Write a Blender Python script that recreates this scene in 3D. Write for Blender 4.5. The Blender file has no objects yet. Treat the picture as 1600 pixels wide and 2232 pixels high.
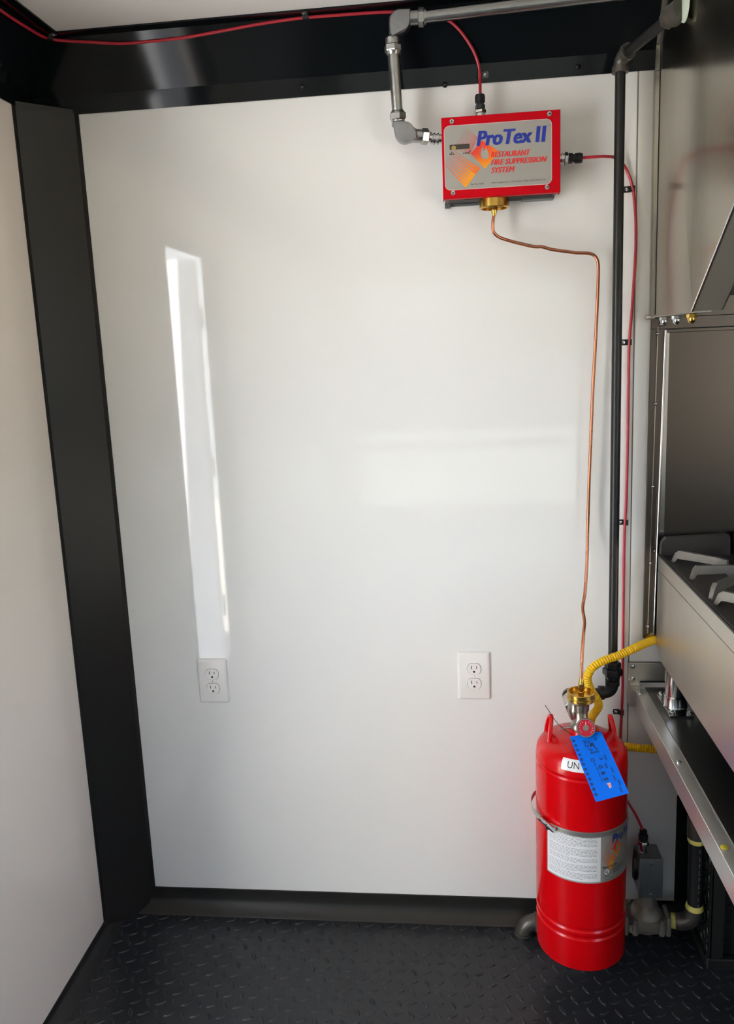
import bpy, bmesh, math, random
from mathutils import Vector, Matrix
random.seed(7)
SC = bpy.context.scene
COL = SC.collection
PI = math.pi

# ------------------------------------------------------------------ camera
YAW, PITCH, ROLL = -0.1099558, -0.17781578, -0.04293447
cy_, sy_ = math.cos(YAW), math.sin(YAW)
cp_, sp_ = math.cos(PITCH), math.sin(PITCH)
cr_, sr_ = math.cos(ROLL), math.sin(ROLL)
fwd = Vector((sy_*cp_, cy_*cp_, sp_))
rt0 = Vector((cy_, -sy_, 0)); up0 = rt0.cross(fwd)
rt = cr_*rt0 + sr_*up0; upv = -sr_*rt0 + cr_*up0
cam_d = bpy.data.cameras.new('camera'); cam = bpy.data.objects.new('camera', cam_d); COL.objects.link(cam)
M = Matrix.Identity(4)
for i in range(3):
    M[i][0] = rt[i]; M[i][1] = upv[i]; M[i][2] = -fwd[i]
M.translation = (0.844, -1.9, 1.5)
cam.matrix_world = M
cam_d.sensor_fit = 'AUTO'; cam_d.sensor_width = 36.0
cam_d.lens = 1743.86*36.0/2232.0
cam_d.shift_y = -49.5/2232.0
cam_d.clip_start = 0.02
SC.camera = cam

# ------------------------------------------------------------------ world, sun, exposure
SC.view_settings.view_transform = 'Standard'
SC.view_settings.look = 'None'
SC.view_settings.gamma = 1.0
SC.view_settings.use_curve_mapping = False
SC.view_settings.exposure = 1.36
SC.cycles.use_denoising = True
SC.cycles.max_bounces = 14
SC.cycles.diffuse_bounces = 8
SC.cycles.glossy_bounces = 6
SC.cycles.sample_clamp_indirect = 6.0
w = bpy.data.worlds.new('World'); SC.world = w; w.use_nodes = True
nt = w.node_tree; nt.nodes.clear()
sky = nt.nodes.new('ShaderNodeTexSky'); sky.sky_type = 'NISHITA'
sky.sun_disc = False; sky.sun_elevation = math.radians(52); sky.sun_rotation = math.radians(35)
sky.dust_density = 3.0
bg = nt.nodes.new('ShaderNodeBackground'); bg.inputs[1].default_value = 0.66
wo = nt.nodes.new('ShaderNodeOutputWorld')
nt.links.new(sky.outputs[0], bg.inputs[0]); nt.links.new(bg.outputs[0], wo.inputs[0])
sd = bpy.data.lights.new('sun', 'SUN'); sd.energy = 19.0; sd.angle = 0.009; sd.color = (1, .96, .90)
so = bpy.data.objects.new('sun', sd); COL.objects.link(so)
so.rotation_euler = Vector((-0.03, -0.60, -0.80)).to_track_quat('-Z', 'Y').to_euler()
so.location = (2, 4, 8)

def portal(name, loc, rot, sx, sy):
    l = bpy.data.lights.new(name, 'AREA'); l.shape = 'RECTANGLE'; l.size = sx; l.size_y = sy
    l.cycles.is_portal = True
    o = bpy.data.objects.new(name, l); COL.objects.link(o); o.location = loc; o.rotation_euler = rot

# ------------------------------------------------------------------ materials
def lin(c):
    return tuple(((v/255.0)/12.92 if v/255.0 <= .04045 else ((v/255.0+.055)/1.055)**2.4) for v in c)
MATS = {}
def mat(name, rgb, rough=.5, metal=0.0, bump=0, bscale=40, spec=.5, var=0, vscale=6, coat=0, aniso=None, stretch=None, attr=False):
    m = bpy.data.materials.new(name); m.use_nodes = True
    n = m.node_tree.nodes; L = m.node_tree.links
    b = n['Principled BSDF']
    c = lin(rgb) + (1,)
    b.inputs['Base Color'].default_value = c
    b.inputs['Roughness'].default_value = rough
    b.inputs['Metallic'].default_value = metal
    b.inputs['Specular IOR Level'].default_value = spec
    if coat:
        b.inputs['Coat Weight'].default_value = coat; b.inputs['Coat Roughness'].default_value = .04
    if attr:
        a = n.new('ShaderNodeAttribute'); a.attribute_name = 'Col'
        L.new(a.outputs['Color'], b.inputs['Base Color'])
    if var or bump:
        tc = n.new('ShaderNodeTexCoord'); src = tc.outputs['Object']
        if stretch:
            mp = n.new('ShaderNodeMapping'); mp.inputs['Scale'].default_value = stretch
            L.new(src, mp.inputs[0]); src = mp.outputs[0]
    if var:
        t = n.new('ShaderNodeTexNoise'); t.inputs['Scale'].default_value = vscale; t.inputs['Detail'].default_value = 4
        L.new(src, t.inputs['Vector'])
        mr = n.new('ShaderNodeMapRange'); mr.inputs['To Min'].default_value = 1-var; mr.inputs['To Max'].default_value = 1+var
        L.new(t.outputs[0], mr.inputs[0])
        mx = n.new('ShaderNodeVectorMath'); mx.operation = 'SCALE'; mx.inputs[0].default_value = c[:3]
        L.new(mr.outputs[0], mx.inputs['Scale']); L.new(mx.outputs[0], b.inputs['Base Color'])
        rr = n.new('ShaderNodeMapRange'); rr.inputs['To Min'].default_value = max(.02, rough*(1-var)); rr.inputs['To Max'].default_value = min(1, rough*(1+var))
        L.new(t.outputs[0], rr.inputs[0]); L.new(rr.outputs[0], b.inputs['Roughness'])
    if bump:
        t = n.new('ShaderNodeTexNoise'); t.inputs['Scale'].default_value = bscale; t.inputs['Detail'].default_value = 2
        L.new(src, t.inputs['Vector'])
        bp = n.new('ShaderNodeBump'); bp.inputs['Strength'].default_value = bump; bp.inputs['Distance'].default_value = .01
        L.new(t.outputs[0], bp.inputs['Height']); L.new(bp.outputs[0], b.inputs['Normal'])
    MATS[name] = m
    return m
WHITE = mat('white_wall_paint', (235, 235, 232), .035, bump=.006, bscale=5, spec=.8)
WHITE_L = mat('white_side_wall', (236, 227, 216), .1, bump=.01, bscale=5)
CEIL = mat('white_ceiling', (240, 238, 234), .4)
BLACK = mat('black_gloss_trim', (17, 20, 22), .085, bump=.015, bscale=3, spec=.2)
BLACKM = mat('black_satin_trim', (33, 32, 29), .36, spec=.35, bump=.02, bscale=8)
FLOORM = mat('black_floor_coating', (36, 38, 40), .34, var=.25, vscale=9, spec=.45)
TREAD = mat('black_tread_lug', (34, 35, 37), .36, spec=.5)
BACKING = mat('black_backing', (10, 10, 11), .6)
SEAMM = mat('seam_grey', (120, 116, 106), .5)
BAND = mat('zinc_band', (206, 204, 198), .42, .85)
GALV = mat('galvanised_steel', (176, 177, 174), .3, 1.0, var=.15, vscale=60, bump=.05, bscale=120)
ZINC = mat('zinc_casting', (156, 158, 160), .34, 1.0, bump=.08, bscale=150)
CHROME = mat('bright_zinc', (205, 206, 205), .16, 1.0)
NICKEL = mat('nickel_valve', (165, 158, 146), .3, 1.0)
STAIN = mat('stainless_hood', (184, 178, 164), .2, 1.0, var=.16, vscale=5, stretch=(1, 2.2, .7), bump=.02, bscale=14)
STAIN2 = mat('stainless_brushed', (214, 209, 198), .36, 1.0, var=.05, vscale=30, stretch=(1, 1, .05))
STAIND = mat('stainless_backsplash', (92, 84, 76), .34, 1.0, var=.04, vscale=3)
FLANGE = mat('stainless_flange_dull', (150, 146, 136), .55, .7)
STAINE = mat('stainless_edge', (205, 203, 195), .22, 1.0)
ALU = mat('aluminium_rail', (214, 212, 206), .3, .85, var=.06, vscale=12)
SHELF = mat('stainless_shelf', (150, 150, 146), .28, 1.0)
PIPEB = mat('black_iron_pipe', (36, 36, 36), .36, .3, bump=.04, bscale=90, spec=.5)
IRON = mat('raw_iron_fitting', (92, 88, 82), .42, .7, bump=.06, bscale=120)
CASTAL = mat('cast_aluminium_valve', (142, 136, 124), .5, .55, bump=.06, bscale=160)
PLASTB = mat('black_plastic', (18, 18, 18), .35)
REDC = mat('red_cable_jacket', (178, 36, 52), .4)
REDP = mat('red_enamel', (208, 0, 8), .2, coat=.12, spec=.35)
REDBOX = mat('red_cover_enamel', (196, 4, 24), .42, coat=.0, spec=.1)
BRASS = mat('brass', (206, 168, 84), .24, 1.0, bump=.02, bscale=80)
COPPER = mat('copper', (196, 128, 98), .28, 1.0, var=.1, vscale=30)
YELLOW = mat('yellow_hose', (238, 190, 8), .35)
TAPE = mat('yellow_tape', (205, 195, 105), .6)
BLUE = mat('blue_card', (0, 112, 236), .6, spec=.15)
INK = mat('dark_ink', (14, 30, 78), .6)
INKB = mat('black_ink', (24, 24, 26), .6)
GREYINK = mat('grey_ink', (120, 120, 122), .6)
LBLGREY = mat('silver_label', (166, 163, 157), .35, .25)
LBLWHITE = mat('white_label', (236, 236, 236), .4)
LBLEDGE = mat('label_border', (226, 190, 184), .5)
LOGOBLUE = mat('logo_blue', (22, 50, 158), .4)
LOGORED = mat('logo_red', (226, 52, 48), .4)
LOGO = mat('logo_gradient', (255, 140, 0), .4, attr=True)
PLATE = mat('white_plastic', (236, 234, 230), .28)
DARK = mat('dark_slot', (20, 18, 17), .6)
GREYBOX = mat('grey_steel_box', (112, 116, 116), .4, .5)
CAST = mat('black_cooktop', (52, 48, 45), .42, .2)
GRATE = mat('grate_iron', (112, 108, 100), .5, .45, bump=.1, bscale=200)
SEALW = mat('pale_sealant', (190, 205, 190), .6)
GROUND = mat('sandy_gravel', (190, 184, 172), .9, var=.15, vscale=3)
FRAMEP = mat('cream_casing', (206, 200, 184), .5)
LEAF = mat('white_door_leaf', (240, 243, 246), .5)
FACADE = mat('white_facade', (146, 154, 162), .8)
TINT = bpy.data.materials.new('tinted_glass'); TINT.use_nodes = True
_n = TINT.node_tree.nodes; _l = TINT.node_tree.links; _n.remove(_n['Principled BSDF'])
_t = _n.new('ShaderNodeBsdfTransparent'); _t.inputs[0].default_value = (.36, .385, .395, 1)
_g = _n.new('ShaderNodeBsdfGlossy'); _g.inputs['Roughness'].default_value = .02
_m = _n.new('ShaderNodeMixShader'); _m.inputs[0].default_value = .06
_l.new(_t.outputs[0], _m.inputs[1]); _l.new(_g.outputs[0], _m.inputs[2]); _l.new(_m.outputs[0], _n['Material Output'].inputs[0])
gm = bpy.data.materials.new('gauge_glass'); gm.use_nodes = True
GAUGE = gm; gb = gm.node_tree.nodes['Principled BSDF']
gb.inputs['Base Color'].default_value = lin((190, 20, 44)) + (1,); gb.inputs['Roughness'].default_value = .15

# ------------------------------------------------------------------ mesh helpers
class B:
    """bmesh collector; every coordinate is a world coordinate in metres"""
    def __init__(s): s.bm = bmesh.new()
    def box(s, x0, x1, y0, y1, z0, z1, bev=0, seg=2):
        r = bmesh.ops.create_cube(s.bm, size=1)
        vs = r['verts']
        for v in vs:
            v.co = Vector(((x0+x1)/2 + v.co.x*(x1-x0), (y0+y1)/2 + v.co.y*(y1-y0), (z0+z1)/2 + v.co.z*(z1-z0)))
        if bev:
            es = {e for v in vs for e in v.link_edges}
            bmesh.ops.bevel(s.bm, geom=list(es), offset=bev, segments=seg, profile=.5, affect='EDGES')
        return s
    def prism(s, pts, vec):
        """closed polygon (3-D points) extruded along vec"""
        vec = Vector(vec)
        a = [s.bm.verts.new(p) for p in pts]; b = [s.bm.verts.new(Vector(p)+vec) for p in pts]
        n = len(pts)
        f0 = s.bm.faces.new(a); f1 = s.bm.faces.new(b[::-1])
        for i in range(n):
            s.bm.faces.new((a[i], b[i], b[(i+1) % n], a[(i+1) % n]))
        return s
    def rings(s, rings, cap=True, closed=False):
        vr = [[s.bm.verts.new(p) for p in r] for r in rings]
        n = len(vr[0]); m = len(vr)
        for k in range(m if closed else m-1):
            A, C = vr[k], vr[(k+1) % m]
            for i in range(n):
                s.bm.faces.new((A[i], A[(i+1) % n], C[(i+1) % n], C[i]))
        if cap and not closed:
            s.bm.faces.new(vr[0][::-1]); s.bm.faces.new(vr[-1])
        return s
    def lathe(s, base, axis, prof, n=32, cap=True, phase=0):
        """prof = [(radius, distance along axis)]"""
        ax = Vector(axis).normalized(); base = Vector(base)
        u = ax.orthogonal().normalized(); v = ax.cross(u)
        R = []
        for r, h in prof:
            R.append([base + ax*h + (u*math.cos(phase+2*PI*i/n) + v*math.sin(phase+2*PI*i/n))*max(r, 1e-5) for i in range(n)])
        return s.rings(R, cap)
    def cyl(s, a, b, r, n=24):
        a, b = Vector(a), Vector(b)
        return s.lathe(a, b-a, [(r, 0), (r, (b-a).length)], n)
    def hexnut(s, a, b, r):
        a, b = Vector(a), Vector(b); L = (b-a).length; c = min(.12*r, L*.25)
        return s.lathe(a, b-a, [(r*.9, 0), (r, c), (r, L-c), (r*.9, L)], 6)
    def tube(s, pts, r, n=10, rad=None):
        P = [Vector(p) for p in pts]
        T = []
        for i in range(len(P)):
            t = (P[min(i+1, len(P)-1)] - P[max(i-1, 0)]).normalized(); T.append(t)
        u = T[0].orthogonal().normalized(); R = []
        for i in range(len(P)):
            u = (u - T[i]*u.dot(T[i])).normalized(); v = T[i].cross(u)
            rr = rad[i] if rad else r
            R.append([P[i] + (u*math.cos(2*PI*k/n) + v*math.sin(2*PI*k/n))*rr for k in range(n)])
        return s.rings(R)
    def ball(s, c, r, sc=(1, 1, 1), seg=16):
        q = bmesh.ops.create_uvsphere(s.bm, u_segments=seg, v_segments=max(6, seg//2), radius=r)
        for v in q['verts']:
            v.co = Vector((v.co.x*sc[0], v.co.y*sc[1], v.co.z*sc[2])) + Vector(c)
        return s
    def poly(s, pts):
        s.bm.faces.new([s.bm.verts.new(p) for p in pts]); return s

def spline(pts, per=8):
    """Catmull-Rom through the points"""
    P = [Vector(p) for p in pts]
    P = [P[0]*2-P[1]] + P + [P[-1]*2-P[-2]]
    out = []
    for i in range(1, len(P)-2):
        a, b, c, d = P[i-1:i+3]
        for k in range(per):
            t = k/per
            out.append(.5*((2*b) + (c-a)*t + (2*a-5*b+4*c-d)*t*t + (3*b-a-3*c+d)*t**3))
    out.append(P[-2]); return out

ORG = {}
def finish(bm, smooth=35):
    bmesh.ops.recalc_face_normals(bm, faces=bm.faces)
    if smooth:
        a = math.radians(smooth)
        for f in bm.faces: f.smooth = True
        for e in bm.edges:
            if len(e.link_faces) == 2:
                try:
                    if e.calc_face_angle() > a: e.smooth = False
                except ValueError: pass
def link(name, me, m, parent):
    o = bpy.data.objects.new(name, me); COL.objects.link(o)
    if m is not None and not me.materials: me.materials.append(m)
    if parent is not None: o.parent = parent
    ORG[o.name] = ORG[parent.name] if parent is not None else Vector((0, 0, 0))
    return o
def obj(name, b, m, parent=None, smooth=35, label=None, kind=None):
    bm = b.bm if isinstance(b, B) else b
    finish(bm, smooth)
    org = ORG[parent.name] if parent is not None else None
    if org is None:      # a thing of a single mesh: its origin goes to its base
        xs = [v.co for v in bm.verts]
        org = Vector((sum(c.x for c in xs)/len(xs), sum(c.y for c in xs)/len(xs), min(c.z for c in xs)))
        bmesh.ops.translate(bm, vec=-org, verts=bm.verts)
        me = bpy.data.meshes.new(name); bm.to_mesh(me); bm.free()
        o = link(name, me, m, None); o.location = org; ORG[o.name] = org
    else:
        bmesh.ops.translate(bm, vec=-org, verts=bm.verts)
        me = bpy.data.meshes.new(name); bm.to_mesh(me); bm.free()
        o = link(name, me, m, parent)
    if label: o['label'] = label
    if kind: o['kind'] = kind
    return o
def thing(name, label, cat, loc, group=None):
    o = bpy.data.objects.new(name, None); COL.objects.link(o); o.location = loc
    o.empty_display_size = .05
    o['label'] = label; o['category'] = cat
    if group: o['group'] = group
    ORG[o.name] = Vector(loc); return o
def tag(o, label, cat, group=None):
    o['label'] = label; o['category'] = cat
    if group: o['group'] = group
    return o
def struct(name, b, m, smooth=35):
    o = obj(name, b, m, None, smooth); o['kind'] = 'structure'; return o

def text_verts(body, shear=0.0, bold=0.0, res=3):
    cu = bpy.data.curves.new('lettering', 'FONT'); cu.body = body; cu.size = 1
    cu.shear = shear; cu.offset = bold; cu.resolution_u = res; cu.fill_mode = 'FRONT'
    to = bpy.data.objects.new('lettering_source', cu); COL.objects.link(to)
    dg = bpy.context.evaluated_depsgraph_get(); dg.update()
    me = bpy.data.meshes.new_from_object(to.evaluated_get(dg))
    V = [v.co.copy() for v in me.vertices]; F = [tuple(p.vertices) for p in me.polygons]
    bpy.data.objects.remove(to); bpy.data.curves.remove(cu); bpy.data.meshes.remove(me)
    return V, F
def text_on(b, body, fn, u0, u1, v0, v1, shear=0, bold=0, sub=0):
    """fit the words into the rectangle u0..u1, v0..v1 of the surface fn(u, v)"""
    V, F = text_verts(body, shear, bold)
    xs = [v.x for v in V]; ys = [v.y for v in V]
    ax, bx, ay, by = min(xs), max(xs), min(ys), max(ys)
    vs = [b.bm.verts.new(fn(u0+(v.x-ax)/(bx-ax)*(u1-u0), v0+(v.y-ay)/(by-ay)*(v1-v0))) for v in V]
    for f in F:
        try: b.bm.faces.new([vs[i] for i in f])
        except ValueError: pass
    return b
def quad(b, fn, u0, u1, v0, v1, n=1):
    """a patch of the surface fn, n strips along u"""
    prev = None
    for i in range(n+1):
        u = u0+(u1-u0)*i/n
        cur = (b.bm.verts.new(fn(u, v0)), b.bm.verts.new(fn(u, v1)))
        if prev: b.bm.faces.new((prev[0], cur[0], cur[1], prev[1]))
        prev = cur
    return b
def rnd_rect(x0, x1, z0, z1, r, y, k=6):
    pts = []
    for cx, cz, a0 in ((x1-r, z1-r, 0), (x0+r, z1-r, 90), (x0+r, z0+r, 180), (x1-r, z0+r, 270)):
        for i in range(k+1):
            a = math.radians(a0+90*i/k); pts.append((cx+r*math.cos(a), y, cz+r*math.sin(a)))
    return pts

# ================================================================== SETTING
XL, YR, XR, ZC = -0.103, -5.0, 2.35, 2.2
# floor with its raised tread
floor = struct('floor', B().box(-.3, 2.6, -5.2, .3, -.12, 0), FLOORM)
tb = B()
def lug(x, y, ang, L=.029, W=.0088, H=.0019):
    c, s_ = math.cos(ang), math.sin(ang)
    def P(a, b_, z): return (x+a*c-b_*s_, y+a*s_+b_*c, z)
    base = [P(-L/2, 0, 0), P(-L/5, -W/2, 0), P(L/5, -W/2, 0), P(L/2, 0, 0), P(L/5, W/2, 0), P(-L/5, W/2, 0)]
    top = [P(-L*.33, 0, H), P(-L/6, -W/4, H), P(L/6, -W/4, H), P(L*.33, 0, H), P(L/6, W/4, H), P(-L/6, W/4, H)]
    a = [tb.bm.verts.new(p) for p in base]; t = [tb.bm.verts.new(p) for p in top]
    for i in range(6): tb.bm.faces.new((a[i], a[(i+1) % 6], t[(i+1) % 6], t[i]))
    tb.bm.faces.new(t)
pitch = .031
for i in range(56):
    for j in range(46):
        x = -.055+i*pitch; y = -.048-j*pitch
        lug(x, y, math.radians(28) if (i+j) % 2 else math.radians(-62))
obj('tread_pattern', tb, TREAD, floor, smooth=0, kind='stuff')
ceiling = struct('ceiling', B().box(-.3, 2.6, -5.2, .3, ZC, ZC+.12), CEIL)
# back wall: dark substrate carrying white sheet panels
wall_back = struct('wall_back', B().box(-.25, 2.6, .004, .2, 0, ZC), BACKING)
obj('panel', B().box(0.0, 1.2572, 0, .004, .058, 2.0545, .0012, 1), WHITE, wall_back)
pl = [(1.2598, 0, .064), (1.381, 0, .064), (1.381, 0, .36), (2.35, 0, .36), (2.35, 0, 2.0555), (1.2598, 0, 2.0555)]
obj('panel', B().prism(pl, (0, .004, 0)), WHITE, wall_back)
b = B().box(1.2572, 1.2598, .0012, .004, .064, 2.054)
obj('seam', b, SEAMM, wall_back)
for x, z in ((.008, .068), (1.268, 2.045), (.93, .068), (.008, 2.04)):
    obj('rivet', B().lathe((x, .0005, z), (0, -1, 0), [(.0035, 0), (.003, .0012), (.0008, .002)], 10), WHITE, wall_back)
# left wall with a doorway towards the daylight
D0, D1, DZ0, DZ1 = -.80, -1.54, .07, 1.895
wl = B()
wl.box(XL-.10, XL, D0, -.09, .03, 2.075)
wl.box(XL-.10, XL, YR, D1, .03, 2.075)
wl.box(XL-.10, XL, D1, D0, DZ1, 2.075)
wl.box(XL-.10, XL, D1, D0, .03, DZ0)
wall_left = struct('wall_left', wl, WHITE_L, 0)
obj('substrate', B().box(XL-.10, XL-.001, -.09, .2, 0, ZC).box(XL-.10, XL-.001, YR, .2, 2.075, ZC).box(XL-.1, XL-.001, YR, 0, -.1, .03), BACKING, wall_left)
H0, H1, HZ0, HZ1 = -1.55, -2.90, .90, 2.0  # unseen hatch opening, added to fill the left wall and ceiling with light
wall_right = struct('wall_right', B().box(XR, XR+.1, H0, .2, 0, ZC).box(XR, XR+.1, YR, H1, 0, ZC).box(XR, XR+.1, H1, H0, 0, HZ0).box(XR, XR+.1, H1, H0, HZ1, ZC), WHITE_L, 0)
b = B(); t = .03
b.box(XR-.004, XR+.104, H0, H0+t, HZ0-t, HZ1+t).box(XR-.004, XR+.104, H1-t, H1, HZ0-t, HZ1+t).box(XR-.004, XR+.104, H1, H0, HZ0-t, HZ0).box(XR-.004, XR+.104, H1, H0, HZ1, HZ1+t)
struct('added_hatch', b, STAINE, 0)
R0, R1, RZ0, RZ1 = .02, 1.90, .08, 1.98  # unseen rear window, enlarged down towards the floor to brighten the lower wall
wall_rear = struct('wall_rear', B().box(-.25, R0, YR-.1, YR, 0, ZC).box(R1, 2.6, YR-.1, YR, 0, ZC).box(R0, R1, YR-.1, YR, 0, RZ0).box(R0, R1, YR-.1, YR, RZ1, ZC), WHITE_L, 0)
b = B(); t = .03
b.box(R0-t, R0, YR-.104, YR+.004, RZ0-t, RZ1+t).box(R1, R1+t, YR-.104, YR+.004, RZ0-t, RZ1+t).box(R0, R1, YR-.104, YR+.004, RZ0-t, RZ0).box(R0, R1, YR-.104, YR+.004, RZ1, RZ1+t)
b.box(R0, R1, YR-.08, YR-.02, .58, .66)
win2 = struct('enlarged_window', b, FRAMEP, 0)
obj('pane', B().box(R0, R1, YR-.055, YR-.05, RZ0, RZ1), TINT, win2, 0)
# door casing
cs = B()
t = .028
cs.box(XL-.104, XL+.004, D0, D0+t, DZ0-t, DZ1+t).box(XL-.104, XL+.004, D1-t, D1, DZ0-t, DZ1+t)
cs.box(XL-.104, XL+.004, D1, D0, DZ1, DZ1+t).box(XL-.104, XL+.004, D1, D0, DZ0-t, DZ0)
door = struct('door_1', cs, FRAMEP, 0)
obj('leaf', B().box(XL-.84, XL-.14, D1-.055, D1-.015, DZ0, DZ1, .003, 1), LEAF, door, 0)
obj('handle', B().tube(spline([(XL-.76, D1-.015, 1.02), (XL-.76, D1+.03, 1.02), (XL-.70, D1+.035, 1.02), (XL-.64, D1+.035, 1.02)], 5), .009, 10), CHROME, door)
for z in (.35, 1.0, 1.65):
    obj('hinge', B().cyl((XL-.122, D1-.010, z-.05), (XL-.122, D1-.010, z+.05), .009, 10), CHROME, door)
# black corner and cornice trims
z1 = 2.064
prof = [(0.0, 0, 0), (0.0, -.003, 0), (-.0085, -.003, 0), (-.101, -.0955, 0), (-.1, -.108, 0), (-.103, -.108, 0), (-.103, .0, 0)]
struct('trim_1', B().prism(prof, (0, 0, z1)), BLACKM, 0)
prof = [(XL, 0, 2.0535), (XL, -.003, 2.0535), (XL, -.0127, 2.09), (XL, -.0604, 2.1965), (XL, -.088, 2.1965), (XL, -.088, 2.2), (XL, 0, 2.2)]
beam = struct('trim_2', B().prism(prof, (XR-XL, 0, 0)), BLACK, 0)
for px_, pz in ((.528, 2.073), (.845, 2.0545), (1.13, 2.07)):
    obj('bolt', B().lathe((px_, -.0065, pz), (0, -.966, -.258), [(.006, 0), (.006, .003), (.0035, .006), (.001, .007)], 12), PLASTB, beam)
prof = [(XL, 0, 2.0535), (XL+.003, 0, 2.0535), (XL+.003, 0, 2.09), (XL+.075, 0, 2.1965), (.008, 0, 2.1965), (.008, 0, 2.2), (XL, 0, 2.2)]
struct('trim_3', B().prism(prof, (0, YR, 0)), BLACK, 0)
# coved black skirting
prof = [(XL, .0, .0585), (XL, -.0035, .0585), (XL, -.005, .03), (XL, -.012, .014), (XL, -.032, .004), (XL, -.036, 0), (XL, 0, 0)]
struct('baseboard_back', B().prism(prof, (1.381-XL, 0, 0)), BLACKM, 70)
prof = [(XL, 0, .031), (XL+.003, 0, .031), (XL+.006, 0, .012), (XL+.032, 0, .003), (XL+.036, 0, 0), (XL, 0, 0)]
struct('baseboard_left', B().prism(prof, (0, YR, 0)), BLACKM, 70)
# outdoors
struct('ground', B().box(-14, 10, -16, 8, -.55, -.45), GROUND)
struct('exterior_wall', B().box(-9, -.9, -8.6, -8.4, -.45, 3.4), FACADE)
portal('rear_portal', ((R0+R1)/2, YR-.09, (RZ0+RZ1)/2), (math.radians(90), 0, 0), R1-R0, RZ1-RZ0)
portal('added_hatch_portal', (XR+.09, (H0+H1)/2, (HZ0+HZ1)/2), (0, math.radians(90), 0), HZ1-HZ0, H0-H1)
portal('door_portal', (XL-.09, (D0+D1)/2, (DZ0+DZ1)/2), (0, math.radians(-90), 0), DZ1-DZ0, D0-D1)

# ================================================================== RED CONTROL BOX
BX0, BX1, BZ0, BZ1, BY = .8355, 1.0832, 1.8025, 1.967, -.085
box = thing('control_box', 'red fire suppression control box with silver logo plate on white wall', 'control box', (.96, 0, 1.80))
obj('back_box', B().box(BX0+.004, BX1-.004, -.066, 0, BZ0+.003, BZ1-.002), GREYBOX, box)
obj('underside', B().box(BX0+.012, BX1-.012, -.060, -.004, BZ0+.0005, BZ0+.003), DARK, box)
obj('mounting_foot', B().box(BX0+.003, BX0+.016, -.014, -.002, BZ0-.0075, BZ0+.004, .001, 1), GREYBOX, box)
obj('bottom_lip', B().box(BX0+.004, BX0+.10, -.006, -.001, BZ0-.004, BZ0+.004), GREYBOX, box)
obj('bottom_lip', B().box(BX1-.075, BX1-.006, -.03, -.001, BZ0-.003, BZ0+.004), GREYBOX, box)
cv = B().box(BX0, BX1, BY, BY+.0022, BZ0, BZ1, .0009, 1)
cv.box(BX0, BX0+.0018, BY+.001, -.050, BZ0, BZ1).box(BX1-.0018, BX1, BY+.001, -.050, BZ0, BZ1).box(BX0, BX1, BY+.001, -.050, BZ1-.0018, BZ1).box(BX0, BX1, BY+.001, -.068, BZ0, BZ0+.0018)
obj('cover', cv, REDBOX, box, label='red enamelled steel cover')
for sx, sz in ((.8575, 1.9585), (1.0605, 1.9595), (1.0555, 1.814), (.857, 1.814)):
    s_ = obj('screw', B().lathe((sx, BY+.0005, sz), (0, -1, 0), [(.0054, 0), (.0056, .001), (.0045, .0026), (.002, .0034)], 16), CHROME, box)
    obj('recess', B().box(sx-.0026, sx+.0026, BY-.0032, BY-.0022, sz-.0006, sz+.0006).box(sx-.0006, sx+.0006, BY-.0032, BY-.0022, sz-.0026, sz+.0026), DARK, s_, 0)
LU0, LU1, LV0, LV1 = .8402, 1.0655, 1.8195, 1.9502
plate = obj('label_plate', B().prism(rnd_rect(LU0, LU1, LV0, LV1, .012, BY+.0002), (0, -.0007, 0)), LBLGREY, box, label='silver printed logo plate')
def lp(d=.0008):
    return lambda u, v: (LU0+u*(LU1-LU0), BY-d, LV0+v*(LV1-LV0))
f1, f2, f3 = lp(.0008), lp(.0010), lp(.0012)
# border line
ring = rnd_rect(LU0, LU1, LV0, LV1, .012, BY-.0007); ring2 = rnd_rect(LU0+.0011, LU1-.0011, LV0+.0011, LV1-.0011, .0109, BY-.0007)
b = B(); A_ = [b.bm.verts.new(p) for p in ring]; C_ = [b.bm.verts.new(p) for p in ring2]
for i in range(len(A_)): b.bm.faces.new((A_[i], A_[(i+1) % len(A_)], C_[(i+1) % len(A_)], C_[i]))
obj('border', b, LBLEDGE, plate, 0)
def colour_mesh(name, polys, parent, fn, m=LOGO):
    """flat print: polys = [([(u, v)...], [(r, g, b)...])] with a colour per corner"""
    b = B(); lay = b.bm.loops.layers.float_color.new('Col')
    for pts, cols in polys:
        f = b.bm.faces.new([b.bm.verts.new(fn(*p)) for p in pts])
        for lp_, c in zip(f.loops, cols): lp_[lay] = lin(c) + (1,)
    return obj(name, b, m, parent, 0)
def zl(x, y):
    """logo artwork position (plate drawing units) to plate fractions"""
    u = (x-145)/1255.0; top = 290-90*u; bot = 1025-75*u
    return (u, (bot-y)/(bot-top))
def lerp(a, b_, t): return (a[0]+(b_[0]-a[0])*t, a[1]+(b_[1]-a[1])*t)
RED_, ORG_, YEL_, MAR_ = (224, 60, 56), (246, 120, 30), (250, 168, 10), (190, 78, 78)
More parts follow.
